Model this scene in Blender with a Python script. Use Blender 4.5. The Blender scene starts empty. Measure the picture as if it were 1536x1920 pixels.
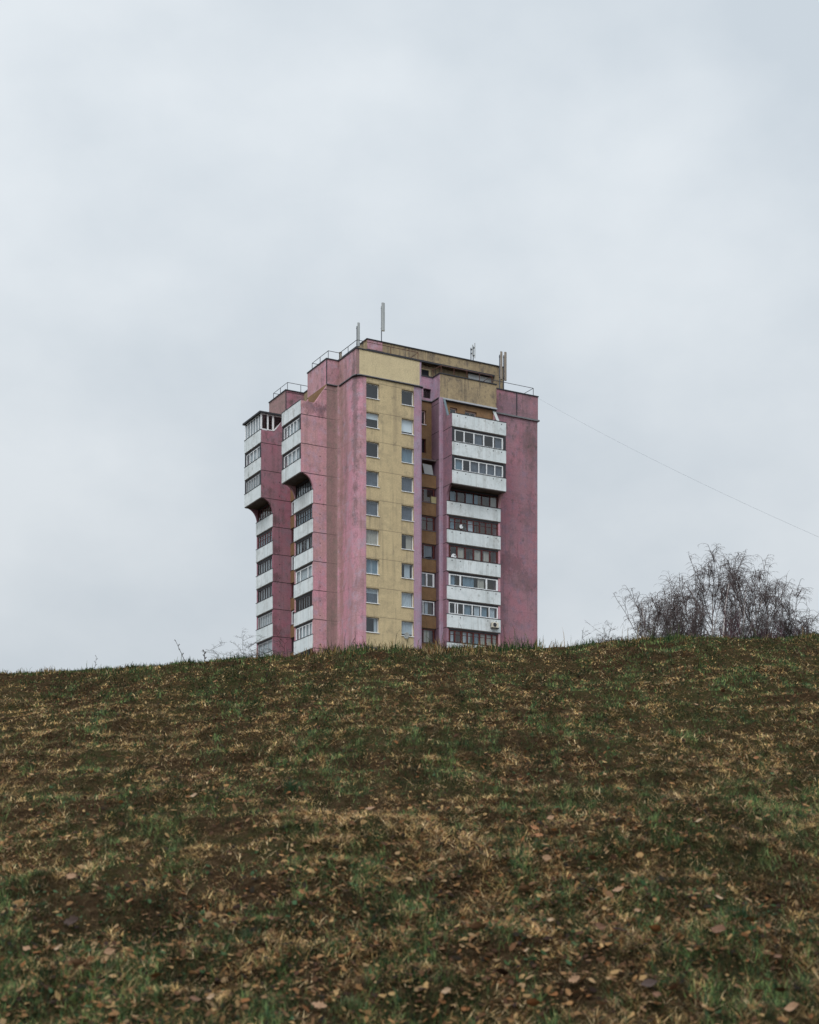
import bpy, bmesh, math, random
import numpy as np
from mathutils import Vector
C = bpy.context.scene.collection
R = math.radians

# ---------------------------------------------------------------- camera, sky, sun
EYE = 1.6
F = 2880.0; HY = 1760.0; CX = 768.0          # focal length, horizon row, centre column (photo pixels)
cam_d = bpy.data.cameras.new("camera"); cam = bpy.data.objects.new("camera", cam_d); C.objects.link(cam)
cam.location = (0, 0, EYE); cam.rotation_euler = (R(90), 0, 0)
cam_d.sensor_fit = 'HORIZONTAL'; cam_d.sensor_width = 36; cam_d.lens = 36 * F / 1536
cam_d.shift_y = (HY - 960) / 1536
cam_d.clip_start = 0.1; cam_d.clip_end = 12000
cam_d.dof.use_dof = True; cam_d.dof.focus_distance = 90; cam_d.dof.aperture_fstop = 7.0
S = bpy.context.scene; S.camera = cam
S.view_settings.view_transform = 'Standard'; S.view_settings.look = 'None'
S.view_settings.exposure = 0.0; S.view_settings.gamma = 1.0; S.view_settings.use_curve_mapping = False

SUN_EL, SUN_AZ = 48.0, 200.0                  # azimuth clockwise from +Y (behind the camera, a little to the left)
w = bpy.data.worlds.new("World"); S.world = w; w.use_nodes = True
nt = w.node_tree; nt.nodes.clear()
def N(t, nt, **k):
    n = nt.nodes.new(t)
    for a, b in k.items(): setattr(n, a, b)
    return n
out = N('ShaderNodeOutputWorld', nt); bg = N('ShaderNodeBackground', nt)
sky = N('ShaderNodeTexSky', nt, sky_type='NISHITA', sun_disc=False, sun_elevation=R(SUN_EL), sun_rotation=R(SUN_AZ), air_density=1.0, dust_density=3.0)
tc = N('ShaderNodeTexCoord', nt); mp = N('ShaderNodeMapping', nt); mp.inputs['Scale'].default_value = (1.0, 1.0, 1.55); mp.inputs['Location'].default_value = (1.35, 0.6, 0.45)
nz = N('ShaderNodeTexNoise', nt); nz.inputs['Scale'].default_value = 3.4; nz.inputs['Detail'].default_value = 8; nz.inputs['Roughness'].default_value = 0.50; nz.inputs['Distortion'].default_value = 0.0
cr = N('ShaderNodeValToRGB', nt)
cr.color_ramp.elements[0].position = 0.36; cr.color_ramp.elements[0].color = (5.9, 6.55, 7.15, 1)
cr.color_ramp.elements[1].position = 0.62; cr.color_ramp.elements[1].color = (7.75, 8.25, 8.65, 1)
sep = N('ShaderNodeSeparateXYZ', nt)
mr = N('ShaderNodeMapRange', nt); mr.inputs['From Min'].default_value = 0.52; mr.inputs['From Max'].default_value = 0.95
mr.inputs['To Min'].default_value = 1.0; mr.inputs['To Max'].default_value = 3.4; mr.interpolation_type = 'SMOOTHSTEP'
mul = N('ShaderNodeVectorMath', nt, operation='SCALE')
mx = N('ShaderNodeMixRGB', nt); mx.inputs['Fac'].default_value = 0.96
lk = nt.links.new
lk(tc.outputs['Generated'], mp.inputs['Vector']); lk(mp.outputs[0], nz.inputs['Vector']); lk(nz.outputs['Fac'], cr.inputs[0])
lk(tc.outputs['Generated'], sep.inputs[0]); lk(sep.outputs['Z'], mr.inputs['Value'])
hz = N('ShaderNodeMapRange', nt); hz.inputs['From Min'].default_value = 0.12; hz.inputs['From Max'].default_value = 0.5; hz.inputs['To Min'].default_value = 0.89; hz.inputs['To Max'].default_value = 1.06; hz.interpolation_type = 'SMOOTHSTEP'
lk(sep.outputs['Z'], hz.inputs['Value']); pr = N('ShaderNodeMath', nt, operation='MULTIPLY'); lk(mr.outputs[0], pr.inputs[0]); lk(hz.outputs[0], pr.inputs[1])
lk(cr.outputs[0], mul.inputs[0]); lk(pr.outputs[0], mul.inputs['Scale'])
lk(sky.outputs[0], mx.inputs[1]); lk(mul.outputs[0], mx.inputs[2]); lk(mx.outputs[0], bg.inputs['Color'])
bg.inputs['Strength'].default_value = 0.1; lk(bg.outputs[0], out.inputs[0])

sd = bpy.data.lights.new("sun", 'SUN'); sd.energy = 1.5; sd.angle = R(25); sd.color = (1, 0.97, 0.93)
so = bpy.data.objects.new("sun", sd); C.objects.link(so)
az = R(SUN_AZ); el = R(SUN_EL)
sv = Vector((math.sin(az) * math.cos(el), math.cos(az) * math.cos(el), math.sin(el)))
so.rotation_euler = sv.to_track_quat('Z', 'Y').to_euler(); so.location = (-20, -30, 60)

# ---------------------------------------------------------------- tagging helpers
def tag(o, label=None, cat=None, group=None, kind=None):
    if label: o['label'] = label
    if cat: o['category'] = cat
    if group: o['group'] = group
    if kind: o['kind'] = kind
    return o
def empty(name, loc=(0, 0, 0), rz=0, parent=None):
    o = bpy.data.objects.new(name, None); C.objects.link(o); o.location = loc; o.rotation_euler = (0, 0, rz)
    o.empty_display_size = 0.5
    if parent: o.parent = parent
    return o

class MB:
    def __init__(s): s.v = []; s.f = []; s.m = []; s.smooth = False
    def poly(s, pts, m=0):
        b = len(s.v); s.v += [tuple(p) for p in pts]; s.f.append(tuple(range(b, b + len(pts)))); s.m.append(m)
    def box(s, a, b, m=0):
        x0, x1 = sorted((a[0], b[0])); y0, y1 = sorted((a[1], b[1])); z0, z1 = sorted((a[2], b[2]))
        k = len(s.v)
        s.v += [(x0, y0, z0), (x1, y0, z0), (x1, y1, z0), (x0, y1, z0), (x0, y0, z1), (x1, y0, z1), (x1, y1, z1), (x0, y1, z1)]
        for f in ((0, 3, 2, 1), (4, 5, 6, 7), (0, 1, 5, 4), (1, 2, 6, 5), (2, 3, 7, 6), (3, 0, 4, 7)):
            s.f.append(tuple(k + i for i in f)); s.m.append(m)
    def prism(s, A, B, m=0):                     # two matching closed loops
        n = len(A); k = len(s.v); s.v += [tuple(p) for p in A] + [tuple(p) for p in B]
        s.f.append(tuple(k + i for i in range(n))[::-1]); s.f.append(tuple(k + n + i for i in range(n))); s.m += [m, m]
        for i in range(n):
            j = (i + 1) % n; s.f.append((k + i, k + j, k + n + j, k + n + i)); s.m.append(m)
    def tube(s, pts, r, n=6, m=0):
        pts = [Vector(p) for p in pts]; rr = r if hasattr(r, '__len__') else [r] * len(pts)
        rings = []
        for i, p in enumerate(pts):
            d = (pts[min(i + 1, len(pts) - 1)] - pts[max(i - 1, 0)]).normalized()
            up = Vector((0, 0, 1)) if abs(d.z) < 0.9 else Vector((1, 0, 0))
            a = d.cross(up).normalized(); b = d.cross(a)
            k = len(s.v); rings.append(k)
            for j in range(n):
                t = 2 * math.pi * j / n; s.v.append(tuple(p + (a * math.cos(t) + b * math.sin(t)) * rr[i]))
        for i in range(len(pts) - 1):
            for j in range(n):
                q = (j + 1) % n
                s.f.append((rings[i] + j, rings[i] + q, rings[i + 1] + q, rings[i + 1] + j)); s.m.append(m)
        s.f.append(tuple(rings[0] + j for j in range(n))); s.f.append(tuple(rings[-1] + j for j in range(n))[::-1]); s.m += [m, m]
    def build(s, name, mats, parent=None, smooth=False, norm=True):
        me = bpy.data.meshes.new(name); me.from_pydata(s.v, [], s.f); me.update()
        if not isinstance(mats, (list, tuple)): mats = [mats]
        for mt in mats: me.materials.append(mt)
        me.polygons.foreach_set('material_index', s.m)
        if smooth: me.polygons.foreach_set('use_smooth', [True] * len(me.polygons))
        if norm:
            bm = bmesh.new(); bm.from_mesh(me); bmesh.ops.recalc_face_normals(bm, faces=bm.faces); bm.to_mesh(me); bm.free()
        o = bpy.data.objects.new(name, me); C.objects.link(o)
        if parent: o.parent = parent
        return o

# ---------------------------------------------------------------- materials
def new_mat(name):
    m = bpy.data.materials.new(name); m.use_nodes = True; nt = m.node_tree; nt.nodes.clear()
    o = N('ShaderNodeOutputMaterial', nt); b = N('ShaderNodeBsdfPrincipled', nt); nt.links.new(b.outputs[0], o.inputs[0])
    b.inputs['Roughness'].default_value = 0.9
    try: b.inputs['Specular IOR Level'].default_value = 0.25
    except Exception: pass
    return m, nt, b
def rgba(c): return (c[0], c[1], c[2], 1)
def noise(nt, vec, scale, detail=4, rough=0.55):
    n = N('ShaderNodeTexNoise', nt); n.inputs['Scale'].default_value = scale; n.inputs['Detail'].default_value = detail; n.inputs['Roughness'].default_value = rough
    nt.links.new(vec, n.inputs['Vector']); return n.outputs['Fac']
def mapping(nt, vec, scale, loc=(0, 0, 0)):
    m = N('ShaderNodeMapping', nt); m.inputs['Scale'].default_value = scale; m.inputs['Location'].default_value = loc
    nt.links.new(vec, m.inputs['Vector']); return m.outputs[0]
def ramp(nt, fac, a, b):
    m = N('ShaderNodeMapRange', nt, interpolation_type='SMOOTHSTEP'); m.inputs['From Min'].default_value = a; m.inputs['From Max'].default_value = b
    nt.links.new(fac, m.inputs['Value']); return m.outputs[0]
def mix(nt, fac, a, b, mode='MIX'):
    m = N('ShaderNodeMixRGB', nt, blend_type=mode)
    for i, x in enumerate((fac, a, b)):
        if isinstance(x, (int, float)): m.inputs[i].default_value = x
        elif isinstance(x, tuple): m.inputs[i].default_value = rgba(x)
        else: nt.links.new(x, m.inputs[i])
    return m.outputs[0]
def math_(nt, op, a, b=None):
    m = N('ShaderNodeMath', nt, operation=op)
    for i, x in enumerate((a, b)):
        if x is None: continue
        if isinstance(x, (int, float)): m.inputs[i].default_value = x
        else: nt.links.new(x, m.inputs[i])
    return m.outputs[0]

PITCH = 2.775; Z0 = 50.02; BASE = 8.5          # storey height, first floor joint above the eye, ground level at the tower
def zl(z): return z + EYE - BASE                 # height above the eye -> height in the tower's own frame

def seam_(k): return Z0 - PITCH * k
def plaster(name, c1, c2, c3, stain=(0.10, 0.085, 0.08), st=0.5, seam=0.0, streak=0.5, seed=0.0, grain=0.26, blobs=()):
    m, nt, b = new_mat(name); t = N('ShaderNodeTexCoord', nt).outputs['Object']
    big = noise(nt, mapping(nt, t, (0.55, 0.55, 0.22), (seed, 3 * seed, seed)), 1.0, 5, 0.6)
    mid = noise(nt, mapping(nt, t, (1, 1, 1), (seed * 2, 1, seed)), 1.3, 6, 0.65)
    stk = noise(nt, mapping(nt, t, (3.2, 3.2, 0.16), (seed, seed, 0)), 1.0, 5, 0.6)
    fine = noise(nt, t, 9.0, 5, 0.75)
    col = mix(nt, ramp(nt, big, 0.40, 0.60), c1, c2)
    col = mix(nt, math_(nt, 'MULTIPLY', ramp(nt, mid, 0.46, 0.68), 0.8), col, c3)
    col = mix(nt, math_(nt, 'MULTIPLY', ramp(nt, stk, 0.52, 0.74), st * streak), col, stain)
    for (bx_, by_, bz_, rx_, ry_, rz_, bs_, bc_) in blobs:
        mpb = N('ShaderNodeMapping', nt, vector_type='TEXTURE'); mpb.inputs['Location'].default_value = (bx_, by_, bz_); mpb.inputs['Scale'].default_value = (rx_, ry_, rz_)
        nt.links.new(t, mpb.inputs['Vector']); ln_ = N('ShaderNodeVectorMath', nt, operation='LENGTH'); nt.links.new(mpb.outputs[0], ln_.inputs[0])
        wobb = math_(nt, 'MULTIPLY', math_(nt, 'SUBTRACT', noise(nt, mapping(nt, t, (1.4, 1.4, 0.9), (bx_, by_, 1)), 1.0, 9, 0.85), 0.5), 5.5)
        dd_ = math_(nt, 'ADD', ln_.outputs['Value'], wobb)
        inv = N('ShaderNodeMapRange', nt, interpolation_type='SMOOTHSTEP'); inv.inputs['From Min'].default_value = 1.15; inv.inputs['From Max'].default_value = 0.35; nt.links.new(dd_, inv.inputs['Value'])
        col = mix(nt, math_(nt, 'MULTIPLY', inv.outputs[0], bs_), col, bc_)
    blot = noise(nt, mapping(nt, t, (1.6, 1.6, 1.1), (seed * 5, 0, seed)), 1.0, 8, 0.72)
    szz = N('ShaderNodeSeparateXYZ', nt); nt.links.new(t, szz.inputs[0])
    blot = math_(nt, 'ADD', blot, math_(nt, 'MULTIPLY', ramp(nt, szz.outputs['Z'], zl(36), zl(57)), 0.055))   # more soot settles high up
    col = mix(nt, math_(nt, 'MULTIPLY', ramp(nt, blot, 0.55, 0.73), st), col, stain)
    patch = noise(nt, mapping(nt, t, (0.42, 0.42, 0.5), (seed * 3, seed, 2)), 1.0, 6, 0.68)
    col = mix(nt, math_(nt, 'MULTIPLY', ramp(nt, patch, 0.50, 0.66), st * 0.75), col, mix(nt, 0.6, col, stain))
    band_ = noise(nt, mapping(nt, t, (1.1, 1.1, 0.05), (seed, seed * 2, 0)), 1.0, 6, 0.7)
    col = mix(nt, math_(nt, 'MULTIPLY', ramp(nt, band_, 0.52, 0.66), st * streak * 0.8), col, mix(nt, 0.75, col, stain))
    g = N('ShaderNodeMapRange', nt); g.inputs['From Min'].default_value = 0.25; g.inputs['From Max'].default_value = 0.75
    g.inputs['To Min'].default_value = 1 - grain; g.inputs['To Max'].default_value = 1 + grain; nt.links.new(fine, g.inputs['Value'])
    vm = N('ShaderNodeVectorMath', nt, operation='SCALE'); nt.links.new(col, vm.inputs[0]); nt.links.new(g.outputs[0], vm.inputs['Scale']); col = vm.outputs[0]
    if seam > 0:
        sz = N('ShaderNodeSeparateXYZ', nt); nt.links.new(t, sz.inputs[0])
        wob = math_(nt, 'MULTIPLY', math_(nt, 'SUBTRACT', noise(nt, t, 1.5, 3), 0.5), 0.05)
        q = math_(nt, 'ADD', math_(nt, 'ADD', sz.outputs['Z'], wob), PITCH * 40 - zl(Z0))
        fr = math_(nt, 'ABSOLUTE', math_(nt, 'SUBTRACT', math_(nt, 'FRACT', math_(nt, 'ADD', math_(nt, 'DIVIDE', q, PITCH), 0.5)), 0.5))
        line = math_(nt, 'LESS_THAN', fr, 0.0125)
        col = mix(nt, math_(nt, 'MULTIPLY', line, seam), col, (0.035, 0.028, 0.03))
    nt.links.new(col, b.inputs['Base Color'])
    bp = N('ShaderNodeBump', nt); bp.inputs['Strength'].default_value = 0.5; bp.inputs['Distance'].default_value = 0.03
    nt.links.new(fine, bp.inputs['Height']); nt.links.new(bp.outputs[0], b.inputs['Normal'])
    return m
def flat(name, c, rough=0.6, var=0.15, metal=0.0, spec=0.3):
    m, nt, b = new_mat(name); t = N('ShaderNodeTexCoord', nt).outputs['Object']
    n = noise(nt, t, 2.5, 5, 0.65)
    g = N('ShaderNodeMapRange', nt); g.inputs['To Min'].default_value = 1 - var; g.inputs['To Max'].default_value = 1 + var; nt.links.new(n, g.inputs['Value'])
    rgb = N('ShaderNodeRGB', nt); rgb.outputs[0].default_value = rgba(c)
    vm = N('ShaderNodeVectorMath', nt, operation='SCALE'); nt.links.new(rgb.outputs[0], vm.inputs[0]); nt.links.new(g.outputs[0], vm.inputs['Scale'])
    nt.links.new(vm.outputs[0], b.inputs['Base Color']); b.inputs['Roughness'].default_value = rough; b.inputs['Metallic'].default_value = metal
    b.inputs['Specular IOR Level'].default_value = spec
    return m
def glass(name, tint=(0.84, 0.89, 0.92), ior=1.6):
    m = bpy.data.materials.new(name); m.use_nodes = True; nt = m.node_tree; nt.nodes.clear()
    o = N('ShaderNodeOutputMaterial', nt); a = N('ShaderNodeBsdfTransparent', nt); a.inputs[0].default_value = rgba(tint)
    g = N('ShaderNodeBsdfGlossy', nt); g.inputs['Roughness'].default_value = 0.03; g.inputs[0].default_value = (0.95, 0.98, 1, 1)
    mxs = N('ShaderNodeMixShader', nt); ge = N('ShaderNodeNewGeometry', nt); dt = N('ShaderNodeVectorMath', nt, operation='DOT_PRODUCT')
    nt.links.new(ge.outputs['Incoming'], dt.inputs[0]); nt.links.new(ge.outputs['Normal'], dt.inputs[1])
    f0 = ((ior - 1) / (ior + 1)) ** 2 * 1.6; fr = math_(nt, 'ADD', math_(nt, 'MULTIPLY', math_(nt, 'POWER', math_(nt, 'SUBTRACT', 1.0, math_(nt, 'ABSOLUTE', dt.outputs['Value'])), 5.0), 1 - f0), f0)
    t = N('ShaderNodeTexCoord', nt).outputs['Object']; bp = N('ShaderNodeBump', nt); bp.inputs['Strength'].default_value = 0.08; bp.inputs['Distance'].default_value = 0.05
    nt.links.new(noise(nt, t, 0.9, 2), bp.inputs['Height']); nt.links.new(bp.outputs[0], g.inputs['Normal'])
    nt.links.new(fr, mxs.inputs[0]); nt.links.new(a.outputs[0], mxs.inputs[1]); nt.links.new(g.outputs[0], mxs.inputs[2]); nt.links.new(mxs.outputs[0], o.inputs[0])
    return m

M = {}
M['pink'] = plaster('pink_plaster', (0.57, 0.285, 0.345), (0.46, 0.26, 0.28), (0.46, 0.335, 0.40), st=0.55, seam=0.14, seed=1.3, streak=0.55, blobs=[(0.1, 0.5, 48, 0.3, 0.45, 18, 0.55, (0.13, 0.10, 0.10)), (0, 3.2, 42, 0.6, 0.7, 40, 0.6, (0.34, 0.22, 0.19)), (0.0, 2.3, 39, .5, .35, 10, 0.4, (0.22, 0.16, 0.15))])
M['pink_fin'] = plaster('pink_fin_plaster', (0.57, 0.285, 0.335), (0.53, 0.30, 0.31), (0.46, 0.31, 0.37), st=0.5, seam=0.95, seed=4.1, blobs=[(-1.9, 3.74, zl(50.75), 0.75, 1, 0.75, 0.6, (0.08, 0.045, 0.055)), (-3.3, 3.74, zl(50.9), 0.8, 1, 0.8, 0.5, (0.14, 0.08, 0.09))])
M['pink_red'] = plaster('weathered_pink_plaster', (0.37, 0.155, 0.20), (0.34, 0.175, 0.21), (0.29, 0.19, 0.23), st=0.75, seam=0.95, seed=7.7, blobs=[(-2.5, 13.35, zl(seam_(k) + 0.5), 0.55, 1, 0.6, 0.55, (0.09, 0.06, 0.06)) for k in (3, 4, 5, 7)])
M['mauve'] = plaster('mauve_pink_plaster', (0.37, 0.175, 0.21), (0.33, 0.185, 0.215), (0.27, 0.18, 0.23), st=0.75, seam=0.12, seed=2.2, blobs=[(18.5, 2.75, zl(38.2), 2.6, 2, 1.1, 0.5, (0.13, 0.075, 0.085)), (21, 2.75, zl(36.6), 1.9, 2, 1.2, 0.45, (0.15, 0.09, 0.10)), (21.3, 2.75, zl(50.5), 0.9, 2, 2.2, 0.5, (0.16, 0.10, 0.10)), (18.5, 2.75, zl(54.2), 1.8, 2, 1.4, 0.5, (0.17, 0.115, 0.14)), (21.5, 2.75, zl(44), 0.8, 2, 2.5, 0.35, (0.17, 0.10, 0.12))])
M['lilac'] = plaster('lilac_plaster', (0.41, 0.27, 0.34), (0.36, 0.28, 0.36), (0.43, 0.23, 0.30), st=0.45, seam=0.1, seed=3.0)
M['purple'] = plaster('purple_grey_plaster', (0.24, 0.155, 0.195), (0.20, 0.12, 0.16), (0.27, 0.17, 0.20), st=0.5, seam=0.9, seed=5.0)
M['taupe'] = plaster('faded_taupe_plaster', (0.29, 0.195, 0.18), (0.33, 0.205, 0.20), (0.24, 0.18, 0.16), st=0.4, seam=0.35, seed=6.0)
M['yellow'] = plaster('yellow_render', (0.57, 0.455, 0.27), (0.53, 0.42, 0.25), (0.46, 0.37, 0.225), st=0.42, seam=0.4, streak=1.0, seed=9.0)
M['yellow_pale'] = plaster('pale_yellow_render', (0.62, 0.515, 0.32), (0.59, 0.49, 0.305), (0.55, 0.455, 0.285), st=0.12, seam=0, seed=11.0)
M['ochre'] = plaster('stained_ochre_render', (0.38, 0.295, 0.18), (0.34, 0.26, 0.155), (0.26, 0.20, 0.13), st=0.75, seam=0, streak=1.1, seed=12.0)
M['brown'] = plaster('brown_ochre_render', (0.24, 0.145, 0.075), (0.21, 0.12, 0.06), (0.27, 0.165, 0.085), st=0.3, seam=0, seed=8.0)
M['white'] = plaster('white_painted_concrete', (0.72, 0.76, 0.77), (0.66, 0.71, 0.72), (0.60, 0.65, 0.66), stain=(0.22, 0.21, 0.18), st=0.5, seam=0, streak=0.8, seed=10.0, grain=0.07)
M['soffit'] = plaster('dark_concrete', (0.17, 0.14, 0.13), (0.13, 0.11, 0.10), (0.10, 0.08, 0.075), st=0.5, seed=13.0)  # dark concrete for slabs and soffits
M['dark'] = flat('dark_sheet_metal', (0.035, 0.036, 0.042), 0.6)
M['cornice'] = flat('grey_zinc_flashing', (0.17, 0.17, 0.18), 0.55, 0.4)
M['cornice_pale'] = flat('pale_flashing', (0.42, 0.43, 0.45), 0.5, 0.2)
M['roofing'] = flat('bitumen_roofing', (0.07, 0.07, 0.07), 0.95)
M['pvc'] = flat('white_window_frame', (0.78, 0.79, 0.80), 0.4, 0.05)
M['greyframe'] = flat('greyed_window_frame', (0.42, 0.43, 0.44), 0.5, 0.1)
M['redwood'] = flat('dark_red_painted_wood', (0.085, 0.018, 0.016), 0.6, 0.3)
M['darkwood'] = flat('near_black_painted_wood', (0.028, 0.018, 0.018), 0.6, 0.3)
M['pinkframe'] = flat('pink_beige_frame', (0.62, 0.46, 0.42), 0.6, 0.1)
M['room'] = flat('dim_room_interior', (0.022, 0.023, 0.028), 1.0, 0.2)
M['loggia'] = flat('loggia_interior_render', (0.20, 0.13, 0.11), 1.0, 0.3)
M['curtain'] = flat('white_net_curtain', (0.46, 0.50, 0.53), 1.0, 0.12)
M['curtain_grey'] = flat('grey_net_curtain', (0.40, 0.43, 0.44), 1.0, 0.2)
M['curtain_blue'] = flat('blue_grey_curtain', (0.17, 0.24, 0.29), 1.0, 0.25)
M['curtain_dim'] = flat('dim_lace_curtain', (0.11, 0.125, 0.15), 1.0, 0.6)
M['curtain_beige'] = flat('beige_curtain', (0.42, 0.38, 0.32), 1.0, 0.15)
M['blind'] = flat('white_roller_blind', (0.80, 0.83, 0.85), 0.9, 0.03)
M['glass'] = glass('window_glass'); M['glass_l'] = glass('window_glass_reflective', (0.86, 0.90, 0.92), 1.5)
M['rail_dark'] = flat('grey_painted_rail', (0.05, 0.05, 0.06), 0.6)
M['rail_rust'] = flat('rusty_rail', (0.10, 0.04, 0.028), 0.8, 0.3)
M['antenna'] = flat('pale_grey_radome', (0.36, 0.38, 0.38), 0.5, 0.1)
M['antenna_tan'] = flat('weathered_tan_radome', (0.27, 0.23, 0.19), 0.7, 0.2)
M['galv'] = flat('galvanised_steel', (0.09, 0.10, 0.12), 0.5, 0.2, 0.3)
M['bluegrey'] = flat('blue_grey_sheet', (0.10, 0.135, 0.155), 0.6, 0.2)
M['cream'] = flat('cream_plastic', (0.62, 0.58, 0.48), 0.5, 0.05)

# ---------------------------------------------------------------- value noise for terrain and scatter
def vnoise(x, y, seed=0):
    xi = np.floor(x).astype(np.int64); yi = np.floor(y).astype(np.int64); fx = x - xi; fy = y - yi
    fx = fx * fx * (3 - 2 * fx); fy = fy * fy * (3 - 2 * fy)
    def h(a, b):
        n = (a * 374761393 + b * 668265263 + seed * 974634777) & 0x7fffffff
        n = ((n ^ (n >> 13)) * 1274126177) & 0x7fffffff
        return ((n ^ (n >> 16)) & 0xffff) / 65535.0
    return (h(xi, yi) * (1 - fx) + h(xi + 1, yi) * fx) * (1 - fy) + (h(xi, yi + 1) * (1 - fx) + h(xi + 1, yi + 1) * fx) * fy
def fbm(x, y, o=4, seed=0):
    s = 0; a = 0.5; t = 0
    for i in range(o):
        s = s + a * vnoise(x * 2 ** i, y * 2 ** i, seed + i * 7); t += a; a *= 0.5
    return s / t

SL = 0.262
_yp = np.concatenate([np.arange(-400, 400, 0.25), [3500.0]])
_sl = np.where(_yp < 21.0, SL, SL * np.exp(-(_yp - 21.0) / 5.5) + 0.027 * (1 - np.exp(-(_yp - 21) / 5.5)))
_sl = np.where(_yp < -25, 0.02, _sl); _sl = np.where(_yp > 100, 0.0, _sl)
_zp = np.concatenate([[0], np.cumsum(0.5 * (_sl[1:] + _sl[:-1]) * np.diff(_yp))]); _zp -= np.interp(0, _yp, _zp)
BR = np.array([[0, 1264], [90, 1260], [160, 1256], [230, 1253], [300, 1247], [400, 1240], [480, 1232], [560, 1230], [620, 1225], [700, 1219], [770, 1218], [840, 1217], [900, 1213],
               [960, 1217], [1010, 1216], [1060, 1213], [1110, 1208], [1180, 1200], [1250, 1196], [1330, 1196], [1400, 1198], [1450, 1198], [1500, 1192], [1536, 1192]], float)
_corr = np.zeros(60); _cx = np.linspace(-7.5, 7.5, 60)
def smooth01(t): t = np.clip(t, 0, 1); return t * t * (3 - 2 * t)
def ground(x, y):
    x = np.asarray(x, float); y = np.asarray(y, float)
    base = np.interp(y, _yp, _zp)
    near = smooth01(y / 24) * (1 - smooth01((y - 30) / 50))
    fade = 1 - smooth01((np.abs(x) - 14) / 40)
    tilt = 0.043 * np.clip(x, -30, 30) * near
    z = base + tilt + np.interp(x, _cx, _corr) * smooth01((y - 8) / 14) * (1 - smooth01((y - 30) / 30)) * fade
    a = (y > 2) * (1 - smooth01((y - 32) / 10))
    z = z + a * (0.17 * (fbm(x / 2.6, y / 2.6, 2, 3) - 0.5) + 0.17 * (fbm(x / 0.42, y / 0.40, 4, 11) - 0.5))
    z = z + 0.35 * (fbm(x / 40, y / 40, 2, 5) - 0.5) * smooth01((y - 40) / 40)
    return z
for _it in range(5):                                # make the brow of the hill follow the measured crest
    px = np.linspace(0, 1536, 90); ys = np.arange(14, 40, 0.2)
    s = (px - CX) / F
    X = s[:, None] * ys[None, :]; Zg = ground(X, np.broadcast_to(ys, X.shape))
    e = (Zg - EYE) / ys; k = e.argmax(1); ecur = e.max(1); yc = ys[k]
    want = (HY - np.interp(px, BR[:, 0], BR[:, 1])) / F
    err = (want - ecur) * yc; xc = s * yc
    o = np.argsort(xc); _corr = _corr + np.interp(_cx, xc[o], np.convolve(np.pad(err[o], 2, 'edge'), np.ones(5) / 5, 'valid')) * 0.9
CREST_Y = float(np.median(yc))

def axis(lo, a, b, hi, step, grow=1.13):
    mid = list(np.arange(a, b, step)); up = []; st = step; p = mid[-1]
    while p < hi: st *= grow; p += st; up.append(p)
    dn = []; st = step; p = mid[0]
    while p > lo: st *= grow; p -= st; dn.append(p)
    return np.array(dn[::-1] + mid + up)
gx = axis(-3500, -9, 9, 3500, 0.055); gy = axis(-500, 3.5, 31, 4500, 0.055)
GX, GY = np.meshgrid(gx, gy); GZ = ground(GX, GY)
nx, ny = len(gx), len(gy)
me = bpy.data.meshes.new('ground'); vs = np.stack([GX, GY, GZ], -1).reshape(-1, 3)
ii = (np.arange(ny - 1)[:, None] * nx + np.arange(nx - 1)[None, :]).reshape(-1)
fc = np.stack([ii, ii + 1, ii + nx + 1, ii + nx], 1)
me.vertices.add(len(vs)); me.vertices.foreach_set('co', vs.astype(np.float32).ravel())
me.loops.add(fc.size); me.loops.foreach_set('vertex_index', fc.astype(np.int32).ravel())
me.polygons.add(len(fc)); me.polygons.foreach_set('loop_start', (np.arange(len(fc)) * 4).astype(np.int32)); me.polygons.foreach_set('use_smooth', np.ones(len(fc), bool))
me.update(calc_edges=True); me.validate()
m, nt_, b = new_mat('dark_soil_and_turf'); t = N('ShaderNodeTexCoord', nt_).outputs['Object']
c = mix(nt_, ramp(nt_, noise(nt_, t, 0.9, 6, 0.65), 0.42, 0.6), (0.028, 0.018, 0.010), (0.026, 0.027, 0.011))  # soil colour darkened to hold the shading contrast of the turf
c = mix(nt_, ramp(nt_, noise(nt_, t, 14, 6, 0.7), 0.45, 0.62), c, (0.048, 0.032, 0.018)); c = mix(nt_, ramp(nt_, noise(nt_, t, 45, 4, 0.7), 0.5, 0.7), c, (0.015, 0.01, 0.007)); b.inputs['Specular IOR Level'].default_value = 0.0
nt_.links.new(c, b.inputs['Base Color']); bp = N('ShaderNodeBump', nt_); bp.inputs['Strength'].default_value = 0.8; bp.inputs['Distance'].default_value = 0.02
nt_.links.new(noise(nt_, t, 30, 6, 0.7), bp.inputs['Height']); nt_.links.new(bp.outputs[0], b.inputs['Normal'])
me.materials.append(m); go = bpy.data.objects.new('ground', me); C.objects.link(go); tag(go, kind='structure')

# ---------------------------------------------------------------- the tower
AX, AY = -5.035, 145.0; CU, SU = 0.878, 0.4787
def Uof(px, v):
    r = (px - CX) / F; return (r * (AY + CU * v) - AX + SU * v) / (CU - r * SU)
def Vof(px, u):
    r = (px - CX) / F; return (AX + CU * u - r * (AY + SU * u)) / (SU + r * CU)
def Zof(py, u, v): return (HY - py) / F * (AY + SU * u + CU * v)
root = empty('apartment_tower', (AX, AY, BASE), math.atan2(SU, CU))
tag(root, 'tall pink and yellow panel apartment tower with white balconies, standing beyond the grassy hill', 'apartment tower')
def seam(k): return Z0 - PITCH * k
ZC = 53.33; ZR = 55.75; ZB = BASE - EYE - 0.6     # cornice, parapet top, foot of the walls (heights above the eye)
NK = 10

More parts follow.
